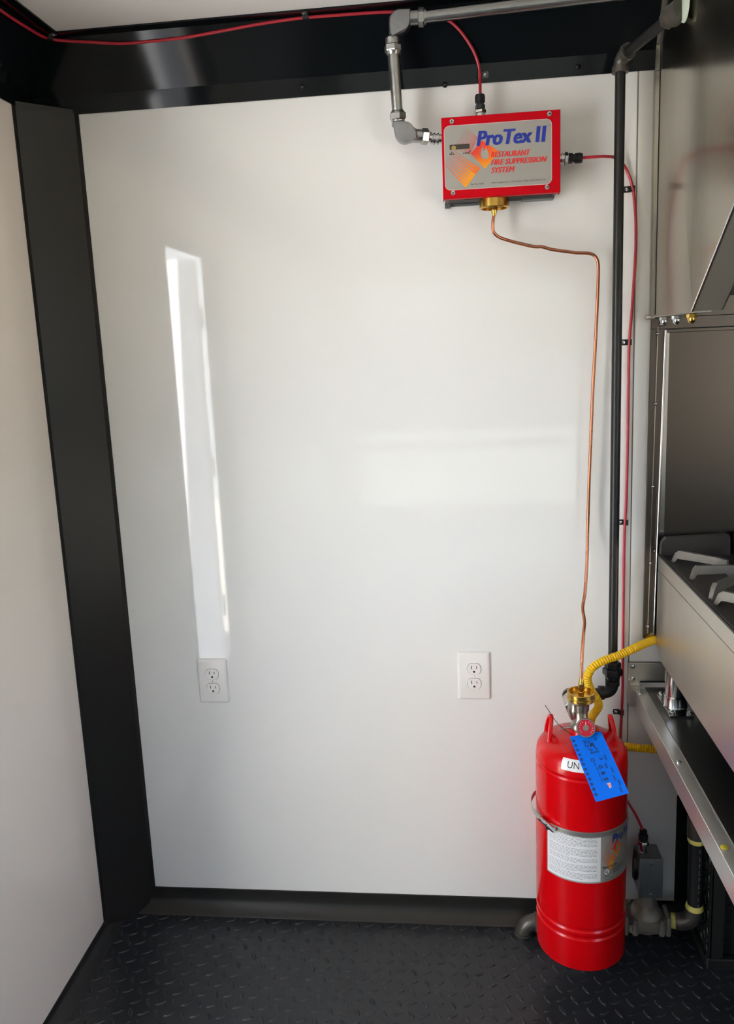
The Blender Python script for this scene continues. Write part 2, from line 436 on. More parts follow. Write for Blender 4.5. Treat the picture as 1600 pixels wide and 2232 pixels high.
def flame_art(Z, xmin, parent, fn, n=21):
    P = []
    for i in range(n):
        t0 = i/n; tm = (i+.5)/n
        S = lerp((145, 727), (415, 290), t0)
        if tm < .42:
            E0 = lerp((390, 990), (565, 765), t0/.42); E1 = lerp((390, 990), (565, 765), min(1, (t0+1/n)/.42)); c0, c1 = MAR_, YEL_ if tm < .3 else ORG_
            cm = ORG_
        else:
            E0 = lerp((452, 612), (540, 410), (t0-.42)/.58); E1 = lerp((452, 612), (540, 410), (t0-.42)/.58+.5/n/.58); c0, c1 = (176, 84, 84), RED_
            cm = (214, 70, 68)
        S1 = lerp((145, 727), (415, 290), t0+.12/n)
        def clip(p, e):
            if p[0] < xmin:
                k = (xmin-p[0])/(e[0]-p[0]); return lerp(p, e, k)
            return p
        S, S1 = clip(S, E0), clip(S1, E1)
        M0, M1 = lerp(S, E0, .55), lerp(S1, E1, .55)
        k = .35
        M1 = lerp(M0, M1, .6)
        P.append(([Z(*S), Z(*M0), Z(*M1), Z(*S1)], [c0, cm, cm, c0]))
        P.append(([Z(*M0), Z(*E0), Z(*E1), Z(*M1)], [cm, c1, c1, cm]))
    # right-hand diamond with the flame left open as a lighter shape on top
    c = (606, 606); D = [(455, 600), (590, 452), (785, 575), (620, 772)]; dc = [RED_, (236, 44, 40), ORG_, YEL_]
    for i in range(4):
        P.append(([Z(*c), Z(*D[i]), Z(*D[(i+1) % 4])], [(240, 92, 30), dc[i], dc[(i+1) % 4]]))
    return colour_mesh('flame_artwork', P, parent, fn)
flame_art(zl, 152, plate, f1)
FL = [(596, 656), (582, 640), (574, 615), (575, 585), (584, 552), (600, 505), (603, 528), (608, 552), (618, 572), (625, 552), (632, 530), (648, 558), (662, 590), (667, 618), (662, 642), (648, 658), (622, 663)]
b = B().poly([f2(*zl(*p)) for p in FL]); bmesh.ops.triangulate(b.bm, faces=b.bm.faces)
obj('flame_cutout', b, LBLGREY, plate, 0)
b = B()
for du in (-.006, -.003, 0, .003, .006):                                   # heavy strokes
    for body, u0, u1, v1, bd in (('Pro', .309, .542, .885, .014), ('Tex', .560, .819, .885, .014)):
        text_on(b, body, lp(.0012+du*.02), u0+du, u1+du, .655, v1, .2, bd)
for u0 in (.848, .902):
    b.poly([f3(u0, .655), f3(u0+.034, .655), f3(u0+.048, .895), f3(u0+.014, .895)])
obj('logo_lettering', b, LOGOBLUE, plate, 0)
b = B()
for du in (-.0030, -.0015, 0, .0015, .0030):
    for body, u1, v0 in (('RESTAURANT', .80, .468), ('FIRE SUPPRESSION', .952, .350), ('SYSTEM', .653, .228)):
        text_on(b, body, lp(.0012+du*.02), .438+du, u1+du, v0, v0+.084, .25, 0)
obj('red_lettering', b, LOGORED, plate, 0)
b = text_on(B(), 'Part No. 46243', f2, .243, .366, .062, .088)
obj('part_lettering', b, INKB, plate, 0)
b = B()
text_on(b, 'Heiser Logistics Inc. \u2022 Canandaigua, New York 14424 U.S.A.', f2, .438, .945, .062, .088)
obj('address_lettering', b, INKB, plate, 0)
b = B()
text_on(b, 'TM', f2, .962, .984, .885, .905)
obj('trademark_lettering', b, INKB, plate, 0)
b = B()
for u in (.062, .232): b.poly([f2(u, .585), f2(u+.018, .585), f2(u+.009, .605)])
for u0 in (.05, .063, .08, .178, .195, .21, .224): quad(b, f2, u0, u0+.011, .553, .572)
obj('window_marks', b, INKB, plate, 0, kind='stuff')
obj('indicator_window', quad(B(), f2, .052, .239, .628, .705), mat('window_dark', (58, 52, 40), .35), plate, 0)
obj('indicator_flag', B().prism([f3(.09+.022*math.cos(a), .655+.034*math.sin(a)) for a in [2*PI*i/14 for i in range(14)]], (0, -.0004, 0)), mat('indicator_yellow', (170, 146, 84), .5), plate, 0)
def gland(base, d, parent, name='cable_gland'):
    """zinc locknut and hub, then the black compression cap"""
    base, d = Vector(base), Vector(d).normalized()
    g = obj(name, B().lathe(base, d, [(.0092, 0), (.0092, .006), (.0118, .0065), (.0118, .010), (.0100, .0105), (.0100, .013)], 20).hexnut(base+d*.013, base+d*.021, .0128), CHROME, parent)
    obj('cap', B().hexnut(base+d*.021, base+d*.031, .0108).lathe(base, d, [(.0085, .031), (.0085, .035), (.0108, .0355), (.0112, .046), (.0098, .051), (.0045, .0515)], 20), PLASTB, g, label='black plastic compression cap')
    return g
gland((.9190, -.045, 1.967), (0, 0, 1), box)
gland((1.0832, -.045, 1.8775), (1, -.0, -.03), box)
b = B().lathe((BX0, -.045, 1.9345), (-1, 0, .06), [(.0095, 0), (.0095, .006), (.0125, .0065), (.0125, .010), (.0105, .0105), (.0105, .014), (.0128, .0145), (.0128, .018), (.011, .019), (.011, .024)], 22)
obj('conduit_connector', b, CHROME, box)
ac = obj('actuator_ring', B().lathe((.946, -.047, BZ0+.001), (0, 0, -1), [(.0300, 0), (.0322, .002), (.0322, .019), (.0305, .021), (.0275, .021), (.0270, .010), (.004, .009)], 40), BRASS, box, label='brass pneumatic actuator ring')
obj('fitting', B().hexnut((.946, -.047, BZ0-.006), (.946, -.047, BZ0-.024), .0075), BRASS, ac)

# ================================================================== CONDUIT
CYC = -.083
con = thing('conduit_run', 'galvanised steel conduit with two pull elbows rising past the black beam', 'conduit', (.75, 0, 1.92))
def dome_hull(cx, cz, r, extra, y0, y1, bev):
    """rounded casting outline: hull of a circle and the two hub corners"""
    pts = [(cx+r*math.cos(2*PI*i/28), cz+r*math.sin(2*PI*i/28)) for i in range(28)] + extra
    pts = sorted(set(pts))
    def half(seq):
        h = []
        for p in seq:
            while len(h) >= 2 and (h[-1][0]-h[-2][0])*(p[1]-h[-2][1])-(h[-1][1]-h[-2][1])*(p[0]-h[-2][0]) <= 0: h.pop()
            h.append(p)
        return h
    lo, hi = half(pts), half(pts[::-1]); H = lo[:-1]+hi[:-1]
    mx = sum(p[0] for p in H)/len(H); mz = sum(p[1] for p in H)/len(H)
    def ring(y, k): return [(mx+(p[0]-mx)*k, y, mz+(p[1]-mz)*k) for p in H]
    return [ring(y1, .86), ring(y1-bev*.3, .95), ring(y1-bev, 1), ring(y0+bev, 1), ring(y0+bev*.3, .96), ring(y0, .88)]
e1 = obj('pull_elbow', B().rings(dome_hull(.7545, 2.1585, .0225, [(.7315, 2.130), (.7785, 2.1795), (.733, 2.168)], CYC-.018, CYC+.016, .008)), ZINC, con)
obj('cover', B().rings(dome_hull(.7555, 2.1575, .0205, [(.7375, 2.128), (.7765, 2.1775)], CYC-.0205, CYC-.016, .0015)), ZINC, e1)
obj('hub', B().cyl((.776, CYC, 2.1665), (.7935, CYC, 2.1662), .0145, 20).hexnut((.7925, CYC, 2.1662), (.8055, CYC, 2.1660), .0185).cyl((.805, CYC, 2.166), (.809, CYC, 2.166), .0145, 20), GALV, e1)
obj('hub', B().cyl((.7375, CYC, 2.131), (.7378, CYC, 2.116), .0145, 20).hexnut((.7378, CYC, 2.118), (.7380, CYC, 2.104), .0182).lathe((.738, CYC, 2.104), (0, 0, -1), [(.016, 0), (.0125, .006)], 20), GALV, e1)
obj('conduit', B().cyl((.803, CYC, 2.166), (1.292, CYC-.022, 2.1725), .0117, 24), GALV, con)
obj('conduit', B().cyl((.738, CYC, 2.110), (.7425, -.066, 1.985), .0117, 24), GALV, con)
YB = -.06
e2 = obj('pull_elbow', B().rings(dome_hull(.7555, 1.9465, .021, [(.7305, 1.972), (.7535, 1.972), (.786, 1.932), (.783, 1.951)], YB-.018, YB+.014, .008)), ZINC, con)
obj('cover', B().rings(dome_hull(.7570, 1.9465, .0205, [(.7365, 1.968), (.7825, 1.931)], YB-.0205, YB-.016, .0015)), ZINC, e2)
obj('hub', B().lathe((.7427, -.065, 1.994), (0, .0, -1), [(.0125, 0), (.0155, .005)], 20).hexnut((.7427, -.065, 1.989), (.7428, -.064, 1.975), .0182).cyl((.7428, -.063, 1.976), (.743, YB, 1.962), .0145, 20), GALV, e2)
obj('hub', B().cyl((.775, YB, 1.9415), (.793, -.057, 1.940), .0138, 20).hexnut((.792, -.057, 1.940), (.806, -.052, 1.939), .0168).cyl((.806, -.052, 1.939), (.8115, -.0503, 1.9383), .0108, 20), GALV, e2)

# ================================================================== RED CABLES AND CLIPS
def chamfer_y(z): return -(z-2.09)*.0604/.1065 if z > 2.09 else -.003
def path(pts): return spline([tuple(p) for p in pts], 6)
upper = [(-0.0285, -0.3141, 2.1851), (-0.0287, -0.2503, 2.1847), (-0.0271, -0.1657, 2.1871), (-0.0226, -0.090, 2.1905), (-.008, -.068, 2.1910),
 (0.0223, -0.0620, 2.1880), (0.0738, -0.0594, 2.1826), (0.1348, -0.0558, 2.1763), (0.1973, -0.0553, 2.1754), (0.2809, -0.0562, 2.1769),
 (0.3643, -0.0592, 2.1822), (0.4364, -0.0621, 2.1874), (0.4975, -0.0645, 2.1905), (0.5527, -0.0663, 2.1915), (0.6363, -0.0652, 2.1912),
 (0.6851, -0.0651, 2.1905), (0.7336, -0.0641, 2.1890), (0.7816, -0.061, 2.1854), (0.8399, -0.0560, 2.1734), (0.8599, -0.0520, 2.164),
 (0.8761, -0.0465, 2.151), (0.8914, -0.0388, 2.1341), (0.9069, -0.0300, 2.1117), (0.9160, -0.0210, 2.0924), (0.9203, -0.0165, 2.0724),
 (0.9208, -0.0210, 2.052), (0.9201, -0.036, 2.032), (0.92, -0.0445, 2.018)]
o = obj('red_cable', B().tube(path(upper), .0033, 10), REDC)
tag(o, 'red alarm cable sagging along the black ceiling beam down to the control box top', 'cable')
right = [(1.130, -.045, 1.8762), (1.1642, -0.044, 1.8768), (1.1848, -0.036, 1.8777), (1.2091, -0.02, 1.8768), (1.2263, -0.012, 1.8641), (1.2374, -0.0065, 1.8484),
 (1.2476, -0.0065, 1.8191), (1.2542, -0.0065, 1.7755), (1.257, -0.0065, 1.7269), (1.257, -0.0065, 1.6681), (1.2523, -0.0065, 1.5718),
 (1.2466, -0.0065, 1.4829), (1.246, -0.0065, 1.4108), (1.2464, -0.0065, 1.2453), (1.245, -0.0065, 1.1131), (1.2422, -0.0065, 1.0357),
 (1.2422, -0.0065, 0.9174), (1.2426, -0.0065, 0.7556), (1.2434, -0.0065, 0.6478), (1.2421, -0.0065, 0.5815), (1.2398, -0.0065, 0.5022),
 (1.241, -0.0065, 0.4156), (1.25, -0.02, 0.3676), (1.2672, -0.06, 0.3431), (1.2745, -0.088, 0.330), (1.2757, -.092, .322)]
o = obj('red_cable', B().tube(path(right), .0033, 10), REDC)
tag(o, 'red alarm cable running down the wall behind the black pipe to the valve box', 'cable')
def clip(name_label, loc, n, along, side, over=.0075):
    """P-clip: black strap over the cable, flat tab with a pan-head screw.  n surface normal, along cable, side towards the tab"""
    loc, n, a, s = Vector(loc), Vector(n).normalized(), Vector(along).normalized(), Vector(side).normalized()
    t = thing('cable_clip', name_label, 'cable clip', tuple(loc), 'cable clips')
    hw = .0065
    R = []
    for k in range(9):
        th = PI*k/8
        R.append((math.cos(th)*.0052, math.sin(th)*.0075+.0012))
    b = B(); prev = None
    outer = [(c*1.18, h*1.1) for c, h in R]; secs = []
    for (c, h), (c2, h2) in zip(R, outer):
        secs.append([loc+s*c+n*h-a*hw, loc+s*c+n*h+a*hw, loc+s*c2+n*h2+a*hw, loc+s*c2+n*h2-a*hw])
    b.rings(secs); obj('strap', b, PLASTB, t)
    def P(u, v, h): return loc+s*u+a*v+n*h
    b = B(); c0 = [P(.005, -hw, .0004), P(.019, -hw, .0004), P(.0205, 0, .0004), P(.019, hw, .0004), P(.005, hw, .0004)]
    b.prism(c0, n*.0014); obj('tab', b, PLASTB if over == 0 else GALVD, t, 0)
    c = loc+s*.0125
    sc = obj('screw', B().lathe(c+n*.0016, n, [(.0042, 0), (.0043, .0008), (.0032, .0022), (.001, .0028)], 12), CHROME, t)
    return t
GALVD = mat('clip_tab_dull', (96, 96, 94), .4, .6)
NB = (0, -.87, -.493)
clip('cable clip on the black beam near the ceiling, screw above the cable', (.5540, -.0670, 2.1960), (0, 0, -1), (1, 0, 0), (0, -1, 0))
clip('cable clip in the dark ceiling corner where the cable turns', (-.0135, -.078, 2.1960), (0, 0, -1), (.5, .85, 0), (.85, -.5, 0))
clip('cable clip at the beam lower edge directly above the control box', (.9195, -.0072, 2.068), (0, -.966, -.258), (0, -.258, .966), (1, 0, 0))
for lab, x, z in (('topmost of the cable clips on the white wall beside the black pipe', 1.2492, 1.8130),
                  ('cable clip on the white wall at the height of the hood bottom edge', 1.2470, 1.4820),
                  ('cable clip on the white wall at the height of the cooktop', 1.2455, 1.0635),
                  ('lowest cable clip on the wall, just above the red cylinder', 1.2420, .5835)):
    clip(lab, (x, 0, z), (0, -1, 0), (0, 0, 1), (-1, 0, 0), 0)

# ================================================================== BLACK AGENT PIPE
ap = thing('agent_pipe', 'black iron discharge pipe running down the wall from hood to cylinder valve', 'pipe', (1.21, 0, .65))
PX, PY = 1.2088, -.058
obj('pipe', B().cyl((PX, PY, 2.045), (PX, PY, .735), .0107, 24), PIPEB, ap)
def bend(a, c, d, r, n=10):
    """quarter turn from a to d with corner c"""
    a, c, d = Vector(a), Vector(c), Vector(d); P = []
    for i in range(n+1):
        t = i/n; P.append((1-t)**2*a+2*t*(1-t)*c+t*t*d)
    return P
HX = Vector((1.287, -.236, 2.090)); EL = Vector((PX, PY, 2.066)); dd = (HX-EL).normalized()
obj('elbow', B().tube(bend(EL+Vector((0, 0, -.022)), EL, EL+dd*.024, .0145), .0145, 16).cyl(EL+Vector((0, 0, -.030)), EL+Vector((0, 0, -.018)), .0172, 20).cyl(EL+dd*.019, EL+dd*.030, .0168, 20), IRON, ap)
obj('branch_pipe', B().cyl(EL+dd*.02, HX-dd*.03, .0107, 20), PIPEB, ap)
hf = obj('hood_fitting', B().hexnut(HX-dd*.052, HX-dd*.034, .0175).cyl(HX-dd*.034, HX-dd*.006, .0205, 20), IRON, ap)
obj('sealant_ring', B().lathe(HX+Vector((.0022, 0, 0)), (-1, 0, 0), [(.027, 0), (.026, .003), (.021, .005)], 24), SEALW, ap)
obj('union', B().hexnut((PX, PY, .738), (PX, PY, .722), .019).hexnut((PX, PY, .722), (PX, PY, .704), .0235).hexnut((PX, PY, .704), (PX, PY, .694), .017), PIPEB, ap)
obj('nipple', B().cyl((PX, PY, .70), (PX, PY, .672), .0105, 18), PIPEB, ap)
obj('elbow', B().tube(bend((PX, PY, .684), (PX, PY, .6595), (PX-.026, PY, .6595), .0145), .0145, 16).cyl((PX, PY, .692), (PX, PY, .680), .0168, 20).cyl((PX-.020, PY, .6595), (PX-.032, PY, .6595), .0168, 20), PIPEB, ap)
obj('pipe', B().cyl((PX-.02, PY, .6595), (1.120, PY, .6575), .0107, 18), PIPEB, ap)
obj('elbow', B().tube(bend((1.128, PY, .6575), (1.107, PY, .6575), (1.1045, -.085, .664), .0145), .0150, 16).cyl((1.1050, -.082, .6632), (1.1042, -.100, .668), .0172, 20), PIPEB, ap)

# ================================================================== RED CYLINDER
TX, TY, TR = 1.1165, -.187, .1012
tank = thing('agent_cylinder', 'red steel fire suppressant cylinder strapped to the wall below the black pipe', 'cylinder', (TX, TY, .095))
prof = [(.02, .1), (.085, .1), (.096, .0965), (TR-.0008, .098), (TR, .103), (TR, .172), (TR-.0025, .176), (TR-.0028, .181), (TR, .185), (TR, .192), (TR-.0025, .196), (TR-.0028, .201), (TR, .205),
        (TR, .556), (TR-.002, .5595), (TR-.002, .563), (TR, .567), (TR-.001, .578), (.0985, .588), (.093, .598), (.083, .6065), (.068, .613), (.050, .6175), (.032, .620), (.026, .621), (.024, .632), (.008, .633)]
obj('shell', B().lathe((TX, TY, 0), (0, 0, 1), prof, 72), REDP, tank, 25, label='glossy red enamelled steel shell')
def handle(sx):
    b = B(); pts = []
    ax = TX+sx*.0735
    for k in range(17):
        a = PI*k/16
        pts.append((ax - sx*.008*math.sin(a), TY+.012+.029*math.cos(a)*(1-.25*math.sin(a)), .600+.056*math.sin(a)**.75))
    pts = [(ax+sx*.0015, TY+.042, .592)]+pts+[(ax+sx*.0015, TY-.018, .588)]
    b = B(); secs = []
    P = [Vector(p) for p in pts]
    for i, p in enumerate(P):
        t_ = (P[min(i+1, len(P)-1)]-P[max(i-1, 0)]).normalized(); x_ = Vector((1, 0, 0)); n_ = t_.cross(x_).normalized()
        secs.append([p+x_*.0048*c+n_*.0038*s_ for c, s_ in ((-.6, -1), (.6, -1), (1, -.6), (1, .6), (.6, 1), (-.6, 1), (-1, .6), (-1, -.6))])
    b.rings(secs)
    return obj('lifting_handle', b, REDP, tank, 50)
handle(-1); handle(1)
def wrap(d):
    """u = angle in degrees from the front, v = height"""
    def fn(u, v):
        a = math.radians(u); r = TR+d
        return (TX+r*math.sin(a), TY-r*math.cos(a), v)
    return fn
LB0, LB1 = .3175, .4400
lab = obj('label', quad(B(), wrap(.0005), -55, 100, LB0, LB1, 40), LBLGREY, tank, label='silver label wrapped round the cylinder')
obj('text_panel', quad(B(), wrap(.0008), -53.2, 15.5, LB0+.0035, .4315, 24), LBLWHITE, lab)
b = B(); random.seed(3)
groups = [(.4265, 8), (.3995, 7), (.3760, 4), (.3605, 6), (.3405, 5)]
for z0, n_ in groups:
    for k in range(n_):
        z = z0-k*.0031
        if z < .3245: break
        u = -50.5; end = 11 if k < n_-1 else -random.uniform(-2, 25)
        first = True
        while u < end:
            L = random.uniform(1.5, 5.0)
            if first and k == 0: L = 6.5
            quad(b, wrap(.0010), u, min(u+L, end), z-.0009, z, 1); u += L+.9; first = False
obj('printed_lines', b, GREYINK, lab, 0)
def zt(x, y):
    """cylinder label artwork: same drawing, laid round the shell"""
    u, v = zl(x, y)
    return (17.0+u*62, .3400+(v)*.0960)
flame_art(zt, 152, lab, wrap(.0008), 14)
b = B().poly([wrap(.0010)(*zt(*p)) for p in FL]); bmesh.ops.triangulate(b.bm, faces=b.bm.faces)
obj('flame_cutout', b, LBLGREY, lab, 0)
obj('logo_lettering', text_on(B(), 'ProTex II', wrap(.0012), 31, 86, .4075, .4275, .22, .028), LOGOBLUE, lab, 0)
b = text_on(B(), 'Meets UL 300', wrap(.0012), 18, 40, .3515, .3560, 0, .03)
obj('black_lettering', b, INKB, lab, 0)
ul = obj('round_mark', B().poly([wrap(.0009)(24+4.9*math.cos(2*PI*i/24), .3415+.0083*math.sin(2*PI*i/24)) for i in range(24)]), LBLWHITE, lab, 0)
b = B()
for i in range(24):
    a0, a1 = 2*PI*i/24, 2*PI*(i+1)/24
    W_ = wrap(.0011)
    b.poly([W_(24+k*math.cos(a)*4.9, .3415+k*.0083*math.sin(a)) for k, a in ((1, a0), (1, a1), (.86, a1), (.86, a0))])
text_on(b, 'U', wrap(.0011), 21.6, 24.0, .3395, .3460, 0, .03); text_on(b, 'L', wrap(.0011), 24.2, 26.2, .3365, .3430, 0, .03)
text_on(b, 'LISTED', wrap(.0011), 19.5, 28.5, .3290, .3312, 0, .02)
for k in range(4): quad(b, wrap(.0011), 33, 33+(22, 17, 24, 14)[k], .3475-k*.0042, .3485-k*.0042, 6)
quad(b, wrap(.0011), 20, 58, .3222, .3230, 8)
obj('mark_lettering', b, INKB, lab, 0)
# strap clamp: hugs the front, leaves the shell on the left and passes behind
b = B(); R1 = []; zc = .4355; hb = .0062
angs = [-(180-6*i) for i in range(0, 61)]
secs = []
for a in angs:
    aa = math.radians(a); extra = .0
    if a < -52: extra = .0095*min(1, (-52-a)/40)
    if a < -150: extra = .0095*max(0.35, 1-(-150-a)/60)
    if a > 120: extra = .0033*min(1, (a-120)/40)
    r0 = TR+.0012+extra; r1 = r0+.0014
    c, s_ = math.sin(aa), -math.cos(aa)
    tw = .0 if a > -52 else .004*min(1, (-52-a)/30)
    secs.append([(TX+r0*c, TY+r0*s_, zc-hb+tw), (TX+r0*c, TY+r0*s_, zc+hb+tw), (TX+r1*c, TY+r1*s_, zc+hb+tw), (TX+r1*c, TY+r1*s_, zc-hb+tw)])
b.rings(secs[:-1], cap=False, closed=True)
cl = obj('strap_clamp', b, BAND, tank, label='zinc worm-drive strap clamp')
b = B()
for i in range(110):
    a = -40+i*1.05
    quad(b, wrap(.0029), a, a+.32, zc-.0040, zc+.0040, 1)
obj('thread_slots', b, mat('slot_grey', (128, 125, 120), .5, .6), cl, 0, kind='stuff')
Wc = wrap(.009)
p0, p1 = Vector(Wc(-57, zc+.006)), Vector(Wc(-39, zc-.002))
obj('screw_housing', B().cyl(p0, p1, .0065, 14).hexnut(p0-(p1-p0).normalized()*.010, p0, .0058).box((p0.x+p1.x)/2-.007, (p0.x+p1.x)/2+.007, (p0.y+p1.y)/2-.003, (p0.y+p1.y)/2+.009, zc-.008, zc+.008, .001, 1), CHROME, cl)
# wall bracket the strap hooks on to
obj('wall_bracket', B().box(TX-.03, TX+.03, -.004, 0, .15, .52).box(TX-.03, TX-.026, -.083, 0, .18, .5).box(TX+.026, TX+.03, -.083, 0, .18, .5), REDP, tank, 0)
# white sticker on the shoulder, half hidden by the blue card
PR = [(TR, .5670), (TR-.001, .578), (.0985, .588), (.093, .598), (.083, .6065), (.068, .613), (.050, .6175)]
def shoulder(u, v):
    """u = angle from the front in degrees, v = metres up along the shoulder profile"""
    d = v
    for (r0, z0), (r1, z1_) in zip(PR, PR[1:]):
        L = math.hypot(r1-r0, z1_-z0)
        if d <= L: break
        d -= L
    k = min(1, d/L); r, z = r0+(r1-r0)*k, z0+(z1_-z0)*k
    n_ = Vector((z1_-z0, r0-r1)).normalized()
    r += n_.x*.0009; z += n_.y*.0009
    a = math.radians(u)
    return (TX+r*math.sin(a), TY-r*math.cos(a), z)
st = B()
for i in range(8):
    for j in range(8):
        u0, u1 = -34+i*5, -29+i*5; v0, v1 = .013+j*.0032, .013+(j+1)*.0032
        st.poly([shoulder(u0, v0), shoulder(u1, v0), shoulder(u1, v1), shoulder(u0, v1)])
bmesh.ops.remove_doubles(st.bm, verts=st.bm.verts, dist=1e-5)
stk = obj('sticker', st, LBLWHITE, tank, 60, label='white sticker on the shoulder')
def shoulder2(u, v):
    p = Vector(shoulder(u, v)); c = Vector((TX, TY, .56)); return tuple(p+(p-c).normalized()*.0005)
obj('lettering', text_on(B(), 'UN', shoulder2, -26, -11.5, .0195, .0330, 0, -.004), INKB, stk, 0)
# valve
vx, vy = 1.1157, -.185
val = obj('valve_body', B().lathe((vx, vy, .618), (0, 0, 1), [(.0185, 0), (.0185, .006), (.0150, .010), (.0150, .020), (.0185, .024), (.0185, .034), (.0150, .040), (.0150, .056), (.0172, .058), (.0180, .074), (.0215, .078), (.0215, .084)], 32).ball((vx-.004, vy-.002, .637), .0205, (1, 1, .85), 24), NICKEL, tank, label='nickel-plated cylinder valve')
obj('collar', B().lathe((vx, vy, .612), (0, 0, 1), [(.024, 0), (.024, .010), (.022, .013)], 32), REDP, val)
obj('outlet', B().lathe((vx-.004, vy+.008, .6480), (-.10, .80, .22), [(.010, 0), (.0125, .012), (.0150, .030), (.0165, .036)], 28).hexnut((vx-.0085, vy+.048, .6585), (vx-.0112, vy+.086, .6660), .0205).ball((vx-.012, vy+.012, .672), .017, (.95, 1.3, 1.7), 18), NICKEL, val)
obj('brass_cap', B().lathe((vx, vy, .7000), (0, 0, 1), [(.0200, 0), (.0290, .0005), (.0305, .002), (.0305, .008), (.0292, .009), (.0292, .0125), (.0305, .013), (.0305, .019), (.0295, .020), (.0270, .020), (.0262, .011), (.004, .010)], 44), BRASS, val, label='brass actuator cap with open rim')
obj('brass_fitting', B().hexnut((vx, vy, .709), (vx, vy, .720), .0062).cyl((vx, vy, .720), (vx, vy, .728), .0045, 14), BRASS, val)
gc = Vector((1.1170, -.2420, .6621)); gd = Vector((-.10, -.93, .36)).normalized()
gg = obj('gauge', B().lathe(gc-gd*.050, gd, [(.010, 0), (.0115, .038), (.0165, .042), (.0203, .044), (.0203, .057), (.0195, .0585), (.0180, .0585), (.0178, .0560), (.002, .0560)], 40), NICKEL, tank, label='round pressure gauge with red dial')
obj('dial', B().lathe(gc+gd*.0062, gd, [(.0176, 0), (.0176, .0004), (.001, .0005)], 36), GAUGE, gg, label='red gauge dial')
gu = Vector((1, 0, 0)); gu = (gu-gd*gu.dot(gd)).normalized(); gv = gd.cross(gu)
if gv.z < 0: gv = -gv
def gp(u, v): return tuple(gc+gd*.0070+gu*u+gv*v)
b = B()
for a0 in range(-40, 221, 20):
    a = math.radians(a0); c, s_ = math.cos(a), math.sin(a)
    if 60 < a0 < 120: continue
    b.poly([gp(c*.0125-s_*.0004, s_*.0125+c*.0004), gp(c*.0125+s_*.0004, s_*.0125-c*.0004), gp(c*.0155+s_*.0004, s_*.0155-c*.0004), gp(c*.0155-s_*.0004, s_*.0155+c*.0004)])
b.poly([gp(-.001, .004), gp(.001, .004), gp(.0005, .013), gp(-.0005, .013)])
obj('dial_marks', b, mat('dial_cream', (236, 214, 208), .5), gg, 0)
obj('dial_hub', B().lathe(gc+gd*.0068, gd, [(.0062, 0), (.0060, .0014), (.0030, .0020)], 20), NICKEL, gg)
obj('tag_wire', B().tube(spline([(1.036, -0.19, 0.6891), (1.0481, -0.19, 0.6694), (1.0633, -0.195, 0.6474), (1.0866, -0.20, 0.6288), (1.100, -0.205, 0.623), (1.112, -.222, .620)], 6), .00085, 6), PIPEB, tank)
obj('seal_wire', B().tube(spline([(1.0611, -0.17, 0.6125), (1.0788, -0.155, 0.6185), (1.0995, -0.16, 0.622), (1.1, -.2, .622)], 6), .0009, 6).tube(spline([(1.0611, -0.17, 0.6125), (1.080, -0.165, 0.6205), (1.0995, -0.17, 0.626)], 6), .0009, 6), GALV, tank)

# ================================================================== BLUE INSPECTION CARD
TL_, TRr, BR_, BL_ = [Vector(p) for p in ((1.083, -0.236, 0.6371), (1.1504, -0.237, 0.6513), (1.1869, -0.35, 0.5727), (1.1211, -0.349, 0.5511))]
def cardp(d=0):
    def fn(u, v):      # u across, v from the bottom edge up
        n_ = (TRr-TL_).cross(TL_-BL_).normalized()
        if n_.y > 0: n_ = -n_
        p = (BL_*(1-u)+BR_*u)*(1-v)+(TL_*(1-u)+TRr*u)*v
        return tuple(p+n_*(d+.006*math.sin(PI*v)*.6))
    return fn
card = thing('inspection_card', 'blue inspection card hanging askew from the gauge of the red cylinder', 'tag', tuple((BL_+BR_)/2))
b = B(); N = 10
for s_ in (0, 1):
    for j in range(N): b.poly([cardp(-.0005*s_)(u, (j+k)/N) for u, k in ((0, 0), (1, 0), (1, 1), (0, 1))])
for u in (0, 1):
    for j in range(N): b.poly([cardp(0)(u, j/N), cardp(0)(u, (j+1)/N), cardp(-.0005)(u, (j+1)/N), cardp(-.0005)(u, j/N)])
for v in (0, 1): b.poly([cardp(0)(0, v), cardp(0)(1, v), cardp(-.0005)(1, v), cardp(-.0005)(0, v)])
bmesh.ops.remove_doubles(b.bm, verts=b.bm.verts, dist=1e-6)
obj('card', b, BLUE, card, 30)
cf = cardp(.0004); cf2 = cardp(.0006)
def rot90(fn, u0, v1, su, sv):
    """writing that reads down the card"""
    return lambda a, c: fn(u0+c*su, v1-a*sv)
random.seed(11)
b = B()
for k in range(12):                                             # month strip down the long edge
    v = .93-k*.075
    for q in range(3): quad(b, cf, .045+q*.028, .062+q*.028, v-.03, v+.012)
obj('month_marks', b, INK, card, 0)
b = B()
for k in range(16):
    u = .34+random.uniform(0, .36); v = .80+random.uniform(-.085, .085)
    L = random.uniform(.03, .09); quad(b, cf, u, u+L, v, v+.011)
    quad(b, cf, u, u+.018, v-.02, v+.025)
for k in range(6): quad(b, cf, .42+k*.045, .445+k*.045, .675, .70)
obj('stamp', b, INK, card, 0)
b = B()
text_on(b, 'G', rot90(cf2, .475, .485, 1, 1), 0, .055, 0, .125, 0, .02)
text_on(b, '&', rot90(cf2, .475, .385, 1, 1), 0, .055, 0, .125, 0, .02)
text_on(b, 'S', rot90(cf2, .475, .290, 1, 1), 0, .050, 0, .125, 0, .02)
text_on(b, 'O', rot90(cf2, .33, .605, 1, 1), 0, .055, 0, .12, 0, .02)
text_on(b, 'S', rot90(cf2, .60, .590, 1, 1), 0, .042, 0, .10, 0, .01)
for v0, u0 in ((.62, .80), (.50, .72), (.42, .84), (.30, .80), (.22, .88), (.12, .84)):
    for q in range(3): quad(b, cf, u0-.02*q, u0+.008-.02*q, v0-.085, v0)
